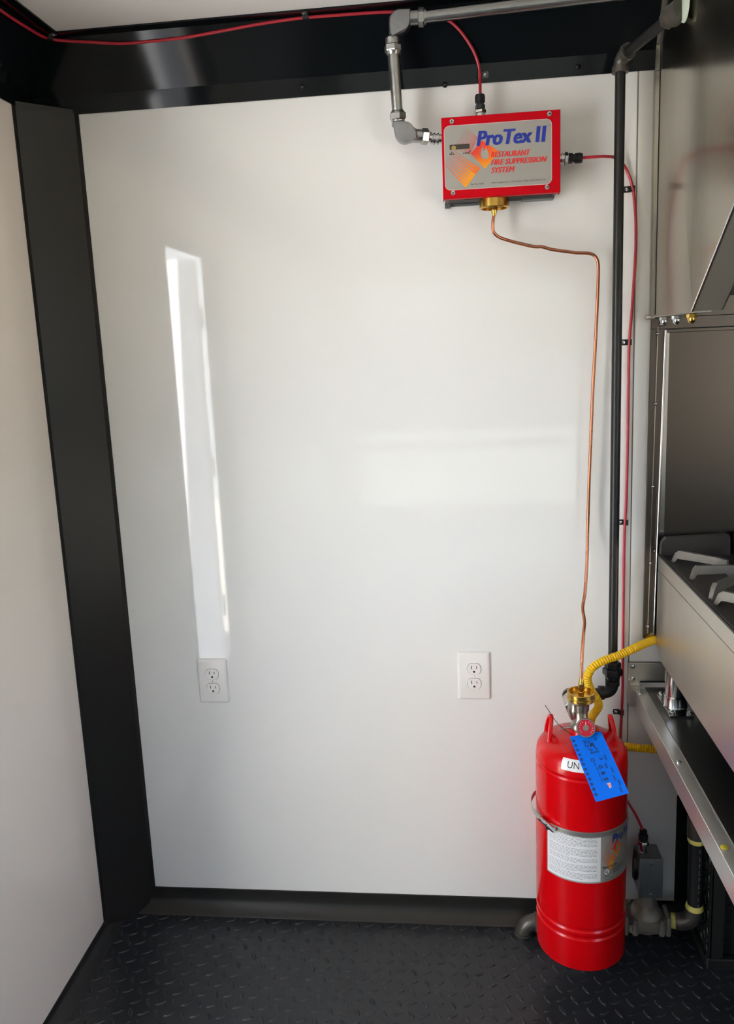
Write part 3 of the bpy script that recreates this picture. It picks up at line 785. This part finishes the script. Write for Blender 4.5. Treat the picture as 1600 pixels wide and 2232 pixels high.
for v0 in (.54, .46, .38, .30): quad(b, cf, .40, .415, v0-.06, v0)
obj('lettering', b, INK, card, 0)
b = B().poly([cf2(.50, .205), cf2(.62, .205), cf2(.61, .150), cf2(.545, .125)])
fl = obj('emblem', b, LBLWHITE, card, 0)
obj('emblem_stripes', quad(quad(quad(B(), cardp(.0008), .515, .535, .150, .203), cardp(.0008), .555, .575, .135, .203), cardp(.0008), .595, .612, .152, .203), LOGORED, fl, 0)
hp = Vector(cf2(.55, .965))
obj('eyelet', B().lathe(hp, (0, -.9, .36), [(.0024, 0), (.0022, .0004)], 12), DARK, card)

# ================================================================== COPPER TUBE
cop = [(0.946, -0.047, 1.781), (0.9446, -0.047, 1.7681), (0.9424, -0.046, 1.749), (0.9444, -0.042, 1.7339), (0.9566, -0.036, 1.7232), (0.98, -0.03, 1.7149), (1.0071, -0.03, 1.7065),
 (1.0341, -0.03, 1.6992), (1.0501, -0.03, 1.6983), (1.068, -0.03, 1.6924), (1.0859, -0.03, 1.6885), (1.1009, -0.03, 1.6858), (1.1237, -0.03, 1.6816),
 (1.1505, -0.03, 1.6792), (1.1643, -0.03, 1.6726), (1.1714, -0.03, 1.6585), (1.1726, -0.03, 1.631), (1.1699, -0.032, 1.5516), (1.1666, -0.032, 1.4711),
 (1.1622, -0.032, 1.3789), (1.1589, -0.032, 1.2745), (1.1555, -0.032, 1.1678), (1.1531, -0.032, 1.0589), (1.1479, -0.0541, 0.9764), (1.1405, -0.0763, 0.9167),
 (1.132, -0.0984, 0.8854), (1.1327, -0.1206, 0.8601), (1.1272, -0.1427, 0.841), (1.12, -0.1680, 0.7953), (1.1160, -0.184, 0.752), (1.1157, -.185, .730)]
ct = thing('copper_tube', 'thin bent copper tube from the control box down to the cylinder valve', 'tube', (1.1157, -.185, .73))
obj('tube', B().tube(path(cop), .0036, 12), COPPER, ct)
obj('flare_nut', B().lathe((.946, -.047, 1.785), (-.05, 0, -1), [(.0062, 0), (.0070, .004), (.0066, .008), (.0040, .017), (.0036, .018)], 14), BRASS, ct, label='brass flare nut')
obj('flare_nut', B().hexnut((vx, vy, .727), (vx, vy, .739), .0068).lathe((vx, vy, .738), (0.03, 0.05, 1), [(.0060, 0), (.0042, .013), (.0036, .014)], 14), BRASS, ct, label='brass flare nut')

# ================================================================== YELLOW GAS HOSE
hz = [(1.375, -.015, .772), (1.340, -0.0155, 0.774), (1.3115, -0.020, 0.7760), (1.282, -0.045, 0.7765), (1.2534, -0.078, 0.7790), (1.2132, -0.095, 0.768), (1.1814, -0.105, 0.7608), (1.1568, -0.11, 0.7483), (1.1435, -0.11, 0.7291),
 (1.1434, -0.105, 0.7077), (1.1533, -0.1, 0.6821), (1.1664, -0.095, 0.6598), (1.1716, -0.09, 0.6414), (1.1674, -0.082, 0.625), (1.1599, -0.072, 0.6062), (1.1577, -0.063, 0.585),
 (1.160, -.056, .560), (1.172, -.052, .538), (1.19, -.052, .527), (1.2059, -0.055, 0.5231), (1.2276, -0.055, 0.5206), (1.2708, -0.055, 0.5163), (1.316, -0.055, 0.5121), (1.352, -0.060, 0.507), (1.384, -.085, .495), (1.394, -.105, .460), (1.395, -.11, .415)]
P = spline(hz, 7); pts = []; acc = 0
# resample evenly, two points per rib
seg = [P[0]]
for a, c in zip(P, P[1:]):
    L = (c-a).length; k = max(1, int(L/.00035))
    for q in range(1, k+1): seg.append(a.lerp(c, q/k))
out = [seg[0]]; d = 0
for a, c in zip(seg, seg[1:]):
    d += (c-a).length
    if d >= .00135: out.append(c); d = 0
rad = [(.0102, .0096, .0078, .0096)[i % 4] for i in range(len(out))]
o = obj('gas_hose', B().tube(out, .0095, 12, rad), YELLOW, None, 70)
tag(o, 'yellow corrugated gas hose looping from the range behind the red cylinder', 'hose')

# ================================================================== OUTLETS
def outlet(x0, x1, z0, z1, label):
    cx, cz = (x0+x1)/2, (z0+z1)/2
    t = thing('wall_outlet', label, 'outlet', (cx, 0, z0), 'duplex outlets on the white wall')
    b = B(); k = .0065
    r0 = rnd_rect(x0, x1, z0, z1, .004, -.0002, 3); r1 = rnd_rect(x0+.0006, x1-.0006, z0+.0006, z1-.0006, .004, -.0022, 3)
    r2 = rnd_rect(x0+k*.5, x1-k*.5, z0+k*.5, z1-k*.5, .0035, -.0052, 3); r3 = rnd_rect(x0+k, x1-k, z0+k, z1-k, .003, -.0062, 3)
    b.rings([r0, r1, r2, r3]); obj('cover_plate', b, PLATE, t, 25)
    for s_ in (1, -1):
        zc = cz+s_*.0195
        def outline(rx, ry, y):
            pts = []
            for i in range(40):
                a = 2*PI*i/40
                pts.append((cx+rx*math.cos(a), y, zc+max(-ry, min(ry, rx*math.sin(a)))))
            return pts
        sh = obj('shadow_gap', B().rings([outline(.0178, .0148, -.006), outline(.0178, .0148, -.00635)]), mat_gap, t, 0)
        rc = obj('receptacle', B().rings([outline(.0170, .0140, -.006), outline(.0170, .0140, -.0080), outline(.0164, .0134, -.0086)]), PLATE, t, 25)
        y0, y1 = -.00875, -.0084
        h = B().box(cx-.0072, cx-.0054, y0, y1, zc+.0003, zc+.0083).box(cx+.0054, cx+.0070, y0, y1, zc+.0010, zc+.0076)
        h.prism([(cx+.0028*math.cos(a), y0, zc-.0070+max(-.0022, .0028*math.sin(a))) for a in [2*PI*i/16 for i in range(16)]], (0, .0003, 0))
        obj('slots', h, DARK, rc, 0)
    sc = obj('screw', B().lathe((cx, -.0060, cz), (0, -1, 0), [(.0032, 0), (.0031, .0008), (.0015, .0013)], 14), PLATE, t)
    obj('screw_slot', B().box(cx-.0004, cx+.0004, -.0075, -.0070, cz-.0026, cz+.0026), GREYINK, sc, 0)
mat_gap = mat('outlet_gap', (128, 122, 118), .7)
outlet(.8425, .9240, .6150, .7410, 'white duplex outlet on the wall nearer the red cylinder')
outlet(.1730, .2520, .6025, .7230, 'white duplex outlet on the wall nearer the black corner trim')

# ================================================================== STAINLESS BACKSPLASH
bs = thing('backsplash', 'dark stainless backsplash panel fixed to the wall behind the range', 'backsplash', (1.75, 0, .7775))
bx = [(1.2910, .7775), (1.2935, 1.5337)]
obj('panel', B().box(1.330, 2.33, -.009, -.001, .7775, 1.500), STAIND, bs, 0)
def strip(b, xa0, xb0, xa1, xb1, z0, z1, y0, y1):
    """upright strip: x from xa0..xb0 at z0 to xa1..xb1 at z1"""
    b.rings([[(xa0, y1, z0), (xb0, y1, z0), (xb0, y0, z0), (xa0, y0, z0)], [(xa1, y1, z1), (xb1, y1, z1), (xb1, y0, z1), (xa1, y0, z1)]])
    return b
obj('frame_side', strip(B(), 1.2895, 1.3125, 1.2935, 1.3215, .7775, 1.5075, -.010, -.0005), STAIND, bs, 0)
obj('frame_step', strip(B(), 1.2975, 1.2995, 1.3065, 1.3082, .79, 1.512, -.0125, -.010), STAINE, bs, 0)
obj('frame_bead', B().cyl((1.3130, -.0135, .79), (1.3240, -.0135, 1.505), .0034, 14), CHROME, bs, label='bright folded edge')
obj('frame_return', strip(B(), 1.3150, 1.330, 1.3265, 1.333, .79, 1.505, -.012, -.001), STAINE, bs, 0)
b = B().box(1.2935, 2.33, -.010, -.0005, 1.508, 1.5337, .001, 1).box(1.3265, 2.33, -.015, -.0005, 1.4995, 1.507, .001, 1).box(1.31, 2.33, -.0125, -.001, 1.5225, 1.526)
obj('frame_top', b, STAIND, bs, 0)
obj('corner_gusset', B().prism([(1.2905, -.011, .7775), (1.316, -.011, .7775), (1.316, -.011, .800)], (0, .003, 0)), STAINE, bs, 0)
for x, z in ((1.3068, 1.4985), (1.3052, 1.3409), (1.3031, 1.1488), (1.3012, 0.9652), (1.2981, 0.8088), (1.3135, 1.5185), (1.3105, .9945), (1.3115, .7905)):
    obj('rivet', B().lathe((x, -.0115, z), (0, -1, 0), [(.0042, 0), (.0041, .0015), (.0030, .0036), (.0008, .0046)], 12), CHROME, bs)

# ================================================================== EXHAUST HOOD
HXs = 1.295
hd = thing('exhaust_hood', 'stainless exhaust hood with mottled side panel mounted above the range', 'hood', (1.8, -.5, 1.536))
sidep = [(HXs, -.001, 1.537), (HXs, -.325, 1.537), (HXs, -1.02, 2.045), (HXs, -1.02, 2.194), (HXs, -.066, 2.194), (HXs, -.008, 2.088), (HXs, -.001, 2.05)]
obj('standoff_panel', B().prism([(HXs, -.004, 1.537), (HXs, -.318, 1.537), (HXs+.004, -.290, 2.19), (HXs, -.072, 2.19), (HXs, -.008, 2.085)], (.0015, 0, 0)), STAIN, hd, 0, label='mottled stainless standoff panel next to the wall')
obj('side_panel', B().prism([(HXs-.0015, -.318, 1.536), (HXs-.0055, -.330, 1.537), (HXs-.0055, -1.02, 2.045), (HXs-.0055, -1.02, 2.193), (HXs-.0035, -.292, 2.193)], (.003, 0, 0)), STAIN, hd, 0, label='mottled stainless side panel')
# folded flange along the sloping lower edge
d_ = Vector((0, -.69, .508)).normalized(); nrm = Vector((0, d_.z, -d_.y))
a = Vector((HXs-.0055, -.330, 1.537)); c = Vector((HXs-.0055, -1.02, 2.045))
b = B()
b.rings([[p, p+Vector((.055, 0, 0)), p+Vector((.055, 0, 0))+Vector((0, 0, .003)), p+Vector((0, 0, .003))] for p in (a, c)])
obj('sloping_flange', b, FLANGE, hd, 0)
obj('edge_hem', B().cyl(a, c, .0022, 8), STAINE, hd)
FLANGE_LIP = obj('inner_lip', B().rings([[p+Vector((.053, 0, 0)), p+Vector((.056, 0, 0)), p+Vector((.056, 0, .022)), p+Vector((.053, 0, .022))] for p in (a, c)]), STAIN2, hd, 0)
obj('bottom_flange', B().box(HXs-.002, HXs+.030, -.328, -.002, 1.5340, 1.5368), FLANGE, hd, 0)
et = B()
for P0, P1, P2, P3 in (((0, -.0015, 1.535), (0, -.0015, 2.052), 0, 0), ((0, -.006, 2.052), (0, -.0125, 2.098), 0, 0), ((0, -.0125, 2.098), (0, -.0680, 2.196), 0, 0)):
    q0, q1 = Vector(P0), Vector(P1)
    et.rings([[q+Vector((HXs-.006, 0, 0)), q+Vector((HXs+.006, 0, 0)), q+Vector((HXs+.006, -.010, -.003)), q+Vector((HXs-.006, -.010, -.003))] for q in (q0, q1)])
obj('edge_trim', et, STAINE, hd, 0, label='pale trim closing the hood edge to wall and beam')
obj('rear_seam', B().box(HXs-.0012, HXs, -.037, -.035, 1.54, 2.09), DARK, hd, 0)
obj('front_panel', B().box(HXs+.002, 2.33, -1.03, -1.02, 2.045, 2.194), STAIN2, hd, 0)
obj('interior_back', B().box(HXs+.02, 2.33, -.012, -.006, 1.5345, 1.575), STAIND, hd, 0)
obj('interior_back_upper', B().box(HXs+.02, 2.33, -.020, -.006, 1.5755, 2.19), mat('dark_hood_steel', (46, 40, 36), .5, .5), hd, 0)  # upper part of the interior back, darker than the band below
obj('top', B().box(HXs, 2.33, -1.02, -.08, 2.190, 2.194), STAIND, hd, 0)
obj('filter_bank', B().prism([(HXs+.06, -.10, 1.70), (HXs+.06, -.60, 2.1), (HXs+.06, -.60, 2.12), (HXs+.06, -.10, 1.73)], (1.0, 0, 0)), mat('filter_dark', (52, 46, 42), .5, .4), hd, 0)
for y, x, m_ in ((-.088, HXs+.006, CHROME), (-.178, HXs+.008, CHROME), (-.276, HXs+.010, BRASS)):
    n_ = obj('acorn_nut', B().hexnut((x, y, 1.5335), (x, y, 1.5255), .0095).lathe((x, y, 1.5260), (0, 0, -1), [(.0080, 0), (.0078, .004), (.0060, .0085), (.0025, .011), (.0005, .0115)], 16), m_, hd)
obj('corner_tab', B().box(HXs-.014, HXs-.002, -.012, -.002, 1.531, 1.540, .002, 1), STAIN2, hd)

# ================================================================== GAS RANGE
S0 = 1.315
st_ = thing('gas_range', 'stainless gas range with black cooktop standing on the steel stand', 'range', (1.8, -.45, .655))
SY0, SY1 = -.028, -1.0
obj('side_panel', B().prism([(S0, SY0, .770), (S0, SY0, .9530), (S0, SY1, .9530), (S0, SY1, .745), (S0, -.062, .745)], (.004, 0, 0)), STAIN2, st_, 0, label='brushed stainless lower side panel')
obj('top_band', B().prism([(S0, SY0, .9545), (S0, SY0, .9890), (S0, SY1, .9890), (S0, SY1, .9545)], (.004, 0, 0)), STAIN2, st_, 0)
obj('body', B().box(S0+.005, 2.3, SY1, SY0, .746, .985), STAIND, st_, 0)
obj('cooktop', B().box(S0-.002, 2.3, SY1, SY0, .9885, .9935, .001, 1).box(S0+.002, S0+.006, SY1, SY0, .9935, .996), CAST, st_, 0, label='black cooktop')
b = B(); pts = []
for p in ((1.3165, .990), (1.3165, 1.014), (1.319, 1.026), (1.327, 1.035), (1.463, 1.041), (1.468, 1.034), (1.470, .990)): pts.append((p[0], -.050, p[1]))
b.prism(pts, (0, .018, 0)); obj('back_riser', b, CAST, st_, 0)
b = B(); pts = [(p[0], -.050, p[1]) for p in ((1.4785, .990), (1.4785, 1.038), (1.485, 1.043), (2.3, 1.05), (2.3, .99))]
b.prism(pts, (0, .018, 0)); obj('back_riser', b, CAST, st_, 0)
def arm(p0, p1, wd, z0, z1, drop=0, taper=.35):
    """cast grate finger from p0 (outer foot) to p1 (inner tip)"""
    p0, p1 = Vector((p0[0], p0[1], 0)), Vector((p1[0], p1[1], 0)); d = (p1-p0).normalized(); n_ = Vector((-d.y, d.x, 0))*wd/2
    L = (p1-p0).length; secs = []
    for k, (t, za, zb, ww) in enumerate(((0, z0-.013, z0-.010, .8), (.07, z0-.012, z1-.006, 1), (.13, z0-.002, z1, 1), (.74, z0, z1, 1), (.84, z0-.012*(1 if drop else 0), z1, 1), (1, z0-.016*(1 if drop else 0), z1-.002, .9))):
        c = p0+d*L*t
        secs.append([c-n_*ww+Vector((0, 0, za)), c+n_*ww+Vector((0, 0, za)), c+n_*ww*.7+Vector((0, 0, zb)), c-n_*ww*.7+Vector((0, 0, zb))])
    return B().rings(secs)
def grate(cx, cy, hw, hd_):
    g = []
    zt0, zt1 = 1.006, 1.022
    for sx, sy in ((-1, 1), (-1, -1), (1, 1), (1, -1)):
        g.append(arm((cx+sx*hw, cy+sy*hd_), (cx+sx*.052, cy+sy*.045), .013, zt0, zt1, 1))
    g.append(arm((cx-hw, cy), (cx-.048, cy), .013, zt0, zt1, 1)); g.append(arm((cx+hw, cy), (cx+.048, cy), .013, zt0, zt1, 1))
    g.append(arm((cx, cy+hd_), (cx, cy+.048), .013, zt0, zt1, 1)); g.append(arm((cx, cy-hd_), (cx, cy-.048), .013, zt0, zt1, 1))
    for a_ in g: obj('grate_arm', a_, GRATE, st_, 30)
    bu = obj('burner', B().lathe((cx, cy, .9935), (0, 0, 1), [(.052, 0), (.055, .004), (.045, .008), (.040, .012), (.012, .013)], 32), CAST, st_)
grate(1.470, -.235, .142, .135)
grate(1.470, -.530, .142, .135)
grate(1.790, -.235, .142, .135)
# leg with bolted foot plate
lx, ly = 1.3375, -.118
lg = obj('leg', B().cyl((lx, ly, .678), (lx, ly, .747), .0235, 32).lathe((lx, ly, .658), (0, 0, 1), [(.0275, 0), (.0262, .004), (.0258, .024), (.0240, .026)], 32), CHROME, st_)
fp = obj('foot_plate', B().box(1.311, 1.364, -.175, -.062, .6535, .6575, .001, 1), CHROME, st_)
for x, y in ((1.3175, -.070), (1.3185, -.166), (1.3565, -.166), (1.3565, -.070)):
    obj('bolt', B().hexnut((x, y, .6575), (x, y, .664), .0062).cyl((x, y, .66), (x, y, .6685), .0035, 10), CHROME, fp)
for y in (-.94,):
    obj('leg', B().cyl((lx, y, .658), (lx, y, .747), .0235, 28), CHROME, st_)
    obj('leg', B().cyl((2.2, y, .658), (2.2, y, .747), .0235, 28), CHROME, st_)

# ================================================================== EQUIPMENT STAND
sd_ = thing('equipment_stand', 'low stainless stand with bright aluminium rail under the gas range', 'stand', (1.7, -.5, .603))
obj('shelf', B().box(1.2955, 2.3, -1.05, -.012, .6450, .6530), SHELF, sd_, 0, label='dark stainless shelf')
obj('rail', B().box(1.2690, 1.2965, -1.05, -.016, .6470, .6505, .0008, 1).box(1.2690, 1.2720, -1.05, -.016, .6035, .6490, .0006, 1), ALU, sd_, 0, label='bright aluminium angle rail')
obj('rail', B().box(2.27, 2.3, -1.05, -.016, .6035, .6450), ALU, sd_, 0)
obj('rail_end', B().box(1.2560, 1.2800, -.030, -.0015, .610, .668, .001, 1), STAIN2, sd_, 0)
obj('wall_plate', B().box(1.2555, 1.345, -.0065, -.0005, .6660, .7140, .0006, 1).box(1.2555, 1.36, -.0095, -.0005, .7095, .7140, .0006, 1), STAIN2, sd_, 0)
obj('slot', B().box(1.2850, 1.345, -.0085, -.0060, .6635, .6668), DARK, sd_, 0)
for x, y, z, n_ in ((1.2665, -.0066, .7045, (0, -1, 0)), (1.2665, -.0066, .6735, (0, -1, 0)), (1.2765, -.045, .6505, (0, 0, 1)), (1.2795, -.365, .6505, (0, 0, 1)), (1.2790, -.820, .6505, (0, 0, 1))):
    obj('bolt', B().lathe((x, y, z), n_, [(.0058, 0), (.0058, .0015), (.0050, .003), (.0020, .0042)], 14), CHROME, sd_)
obj('bolt', B().lathe((1.2790, -.640, .6505), (0, 0, 1), [(.0062, 0), (.0060, .0016), (.0045, .0024)], 12), mat('yellow_zinc', (196, 178, 40), .5, .2), sd_, label='yellow-marked bolt')
obj('bracket', B().box(1.285, 1.2975, -.230, -.215, .585, .6455, .001, 1), PLATE, sd_)

# ================================================================== GAS VALVE
gv = thing('gas_valve', 'grey electric gas shutoff valve with a cast body beside the red cylinder', 'valve', (1.287, -.09, .062))
obj('actuator_box', B().box(1.2665, 1.3195, -.116, -.058, .160, .2635, .002, 1), GREYBOX, gv)
fc = obj('cover', B().box(1.2655, 1.3205, -.1205, -.1155, .1595, .2645, .0018, 2), GREYBOX, gv, label='grey box cover plate')
for z in (.2525, .1700):
    obj('screw', B().lathe((1.2925, -.1203, z), (0, -1, 0), [(.0038, 0), (.0036, .001), (.0015, .0016)], 12), CHROME, fc)
obj('coil_housing', B().lathe((1.272, -.060, .212), (-1, 0.3, 0), [(.040, -.01), (.040, .004), (.036, .008), (.01, .009)], 32), PLASTB, gv)
g = obj('cable_gland', B().lathe((1.2790, -.092, .2635), (0, 0, 1), [(.0105, 0), (.0105, .004), (.0090, .005), (.0090, .020), (.0130, .021), (.0140, .026), (.0120, .031), (.0100, .032)], 20), CHROME, gv)
obj('cap', B().lathe((1.2790, -.092, .2955), (0, 0, 1), [(.0100, 0), (.0115, .002), (.0115, .014), (.0095, .016), (.0090, .026), (.0045, .028)], 14), PLASTB, g, label='black plastic compression cap')
vc = (1.2880, -.092)
obj('bonnet', B().lathe((vc[0], vc[1], .086), (0, 0, 1), [(.045, 0), (.0465, .005), (.045, .011), (.038, .015), (.034, .026), (.028, .034), (.0195, .040), (.0180, .050), (.0180, .0735)], 40), CASTAL, gv)
b = B().box(vc[0]-.046, vc[0]+.046, vc[1]-.033, vc[1]+.033, .060, .087, .010, 3).lathe((vc[0], vc[1], .056), (0, 0, 1), [(.022, 0), (.030, .004), (.040, .020), (.0455, .026), (.0455, .030)], 40)
for k in (-1, 1): b.cyl((vc[0]+k*.030, vc[1], .078), (vc[0]+k*.055, vc[1], .078), .0200, 28).box(vc[0]+k*.050-.006, vc[0]+k*.050+.006, vc[1]-.026, vc[1]+.026, .0520, .104, .004, 2)
obj('valve_body', b, CASTAL, gv)
for x, y in ((-.0315, -.0345), (.0315, -.0345), (-.0315, .0345), (.0315, .0345)):
    obj('bolt', B().cyl((vc[0]+x, vc[1]+y, .066), (vc[0]+x, vc[1]+y, .097), .0072, 14).hexnut((vc[0]+x, vc[1]+y, .097), (vc[0]+x, vc[1]+y, .104), .0064), CASTAL, gv)

# ================================================================== GAS PIPE AT THE FLOOR
gp_ = thing('gas_pipe', 'iron gas pipe rising from a floor elbow and along the wall behind the cylinder', 'pipe', (.995, -.055, 0))
gz = .034; gy = -.056
obj('elbow', B().tube(bend((.9955, gy, -.004), (.9955, gy, gz), (1.032, gy, gz), .0205), .0205, 20).cyl((.9955, gy, -.002), (.9955, gy, .008), .0235, 24).cyl((1.022, gy, gz), (1.036, gy, gz), .0235, 24), IRON, gp_)
obj('pipe', B().tube(spline([(1.03, gy, gz), (1.15, gy, gz), (1.20, -.062, .045), (1.228, -.085, .076), (1.238, -.092, .079)], 6), .0165, 18), PIPEB, gp_)
obj('elbow', B().cyl((1.346, -.092, .080), (1.366, -.098, .082), .0165, 18).tube(bend((1.362, -.097, .082), (1.396, -.108, .086), (1.3985, -.110, .128), .0205), .0205, 20), IRON, gp_)
obj('thread_tape', B().cyl((1.350, -.093, .0805), (1.360, -.096, .0815), .0180, 18), TAPE, gp_, label='yellow thread tape')
obj('riser', B().cyl((1.3985, -.11, .120), (1.3972, -.11, .330), .0172, 22), PIPEB, gp_)
obj('thread_tape', B().lathe((1.3985, -.11, .128), (0, 0, 1), [(.0200, 0), (.0215, .003), (.0200, .011), (.0180, .014)], 22), TAPE, gp_, label='yellow thread tape')
obj('thread_tape', B().lathe((1.3976, -.11, .3060), (0, 0, 1), [(.0185, 0), (.0205, .003), (.0205, .012), (.0190, .015)], 22), TAPE, gp_, label='yellow thread tape')
obj('coupling', B().lathe((1.3972, -.11, .318), (0, 0, 1), [(.0200, 0), (.0215, .004), (.0215, .050), (.0180, .054), (.0170, .075), (.0120, .085), (.0105, .100)], 24), IRON, gp_)
b = B(); random.seed(5)
def rs(u, v):
    a = math.radians(u); r = .0175
    return (1.3978+r*math.sin(a), -.11-r*math.cos(a), v)
for k in range(9):
    z = .295-k*.018
    L = random.uniform(.006, .012)
    quad(b, rs, 8, 14, z-L, z); 
    if k % 2: quad(b, rs, 8, 30, z-L, z-L+.0012)
    else: quad(b, rs, 14, 26, z-.004, z-.0028)
obj('stencil_marks', b, GREYINK, gp_, 0)

# ================================================================== TREAD PLATE BOX
tp = thing('tread_plate_box', 'black tread-plate box under the stand with angle iron corner post', 'box', (1.9, -.08, 0))
T0, TYF = 1.4265, -.150
obj('side_plate', B().box(T0, T0+.004, TYF+.01, -.004, .0, .58), BACKING, tp, 0)
obj('front_plate', B().box(T0+.02, 2.3, TYF+.016, TYF+.02, .0, .58), BACKING, tp, 0)
obj('top_plate', B().box(T0, 2.3, TYF+.01, -.004, .578, .582), BACKING, tp, 0)
obj('corner_post', B().box(T0-.002, T0+.028, TYF, TYF+.006, .012, .58).box(T0-.004, T0+.001, TYF, TYF+.012, .012, .58), BLACKM, tp, 0)
obj('base_angle', B().box(T0-.008, 2.3, TYF-.006, TYF+.014, 0, .028, .002, 1).box(T0-.010, T0+.004, TYF-.004, -.004, 0, .020, .002, 1), BLACKM, tp, 0)
b = B()
def plug(b, c, d, n_, L=.020, W=.0045, H=.0022):
    c, d, n_ = Vector(c), Vector(d).normalized(), Vector(n_); s_ = d.cross(n_)
    base = [c+d*L/2, c+s_*W/2, c-d*L/2, c-s_*W/2]; t_ = [c+d*L*.3+n_*H, c+s_*W*.2+n_*H, c-d*L*.3+n_*H, c-s_*W*.2+n_*H]
    A = [b.bm.verts.new(p) for p in base]; T_ = [b.bm.verts.new(p) for p in t_]
    for i in range(4): b.bm.faces.new((A[i], A[(i+1) % 4], T_[(i+1) % 4], T_[i]))
    b.bm.faces.new(T_)
for i in range(6):
    for j in range(24):
        s_ = 1 if (i+j) % 2 else -1
        plug(b, (T0, -.018-i*.021, .03+j*.0235), (0, s_*.35, .93), (-1, 0, 0), .021, .0032, .0018)
for i in range(32):
    for j in range(24):
        s_ = 1 if (i+j) % 2 else -1
        plug(b, (T0+.042+i*.026, TYF+.016, .045+j*.0225), (s_*.85, 0, .5), (0, -1, 0), .018, .0034, .0018)
obj('tread_lugs', b, mat('tread_gloss', (52, 53, 55), .22, .3), tp, 0, kind='stuff')
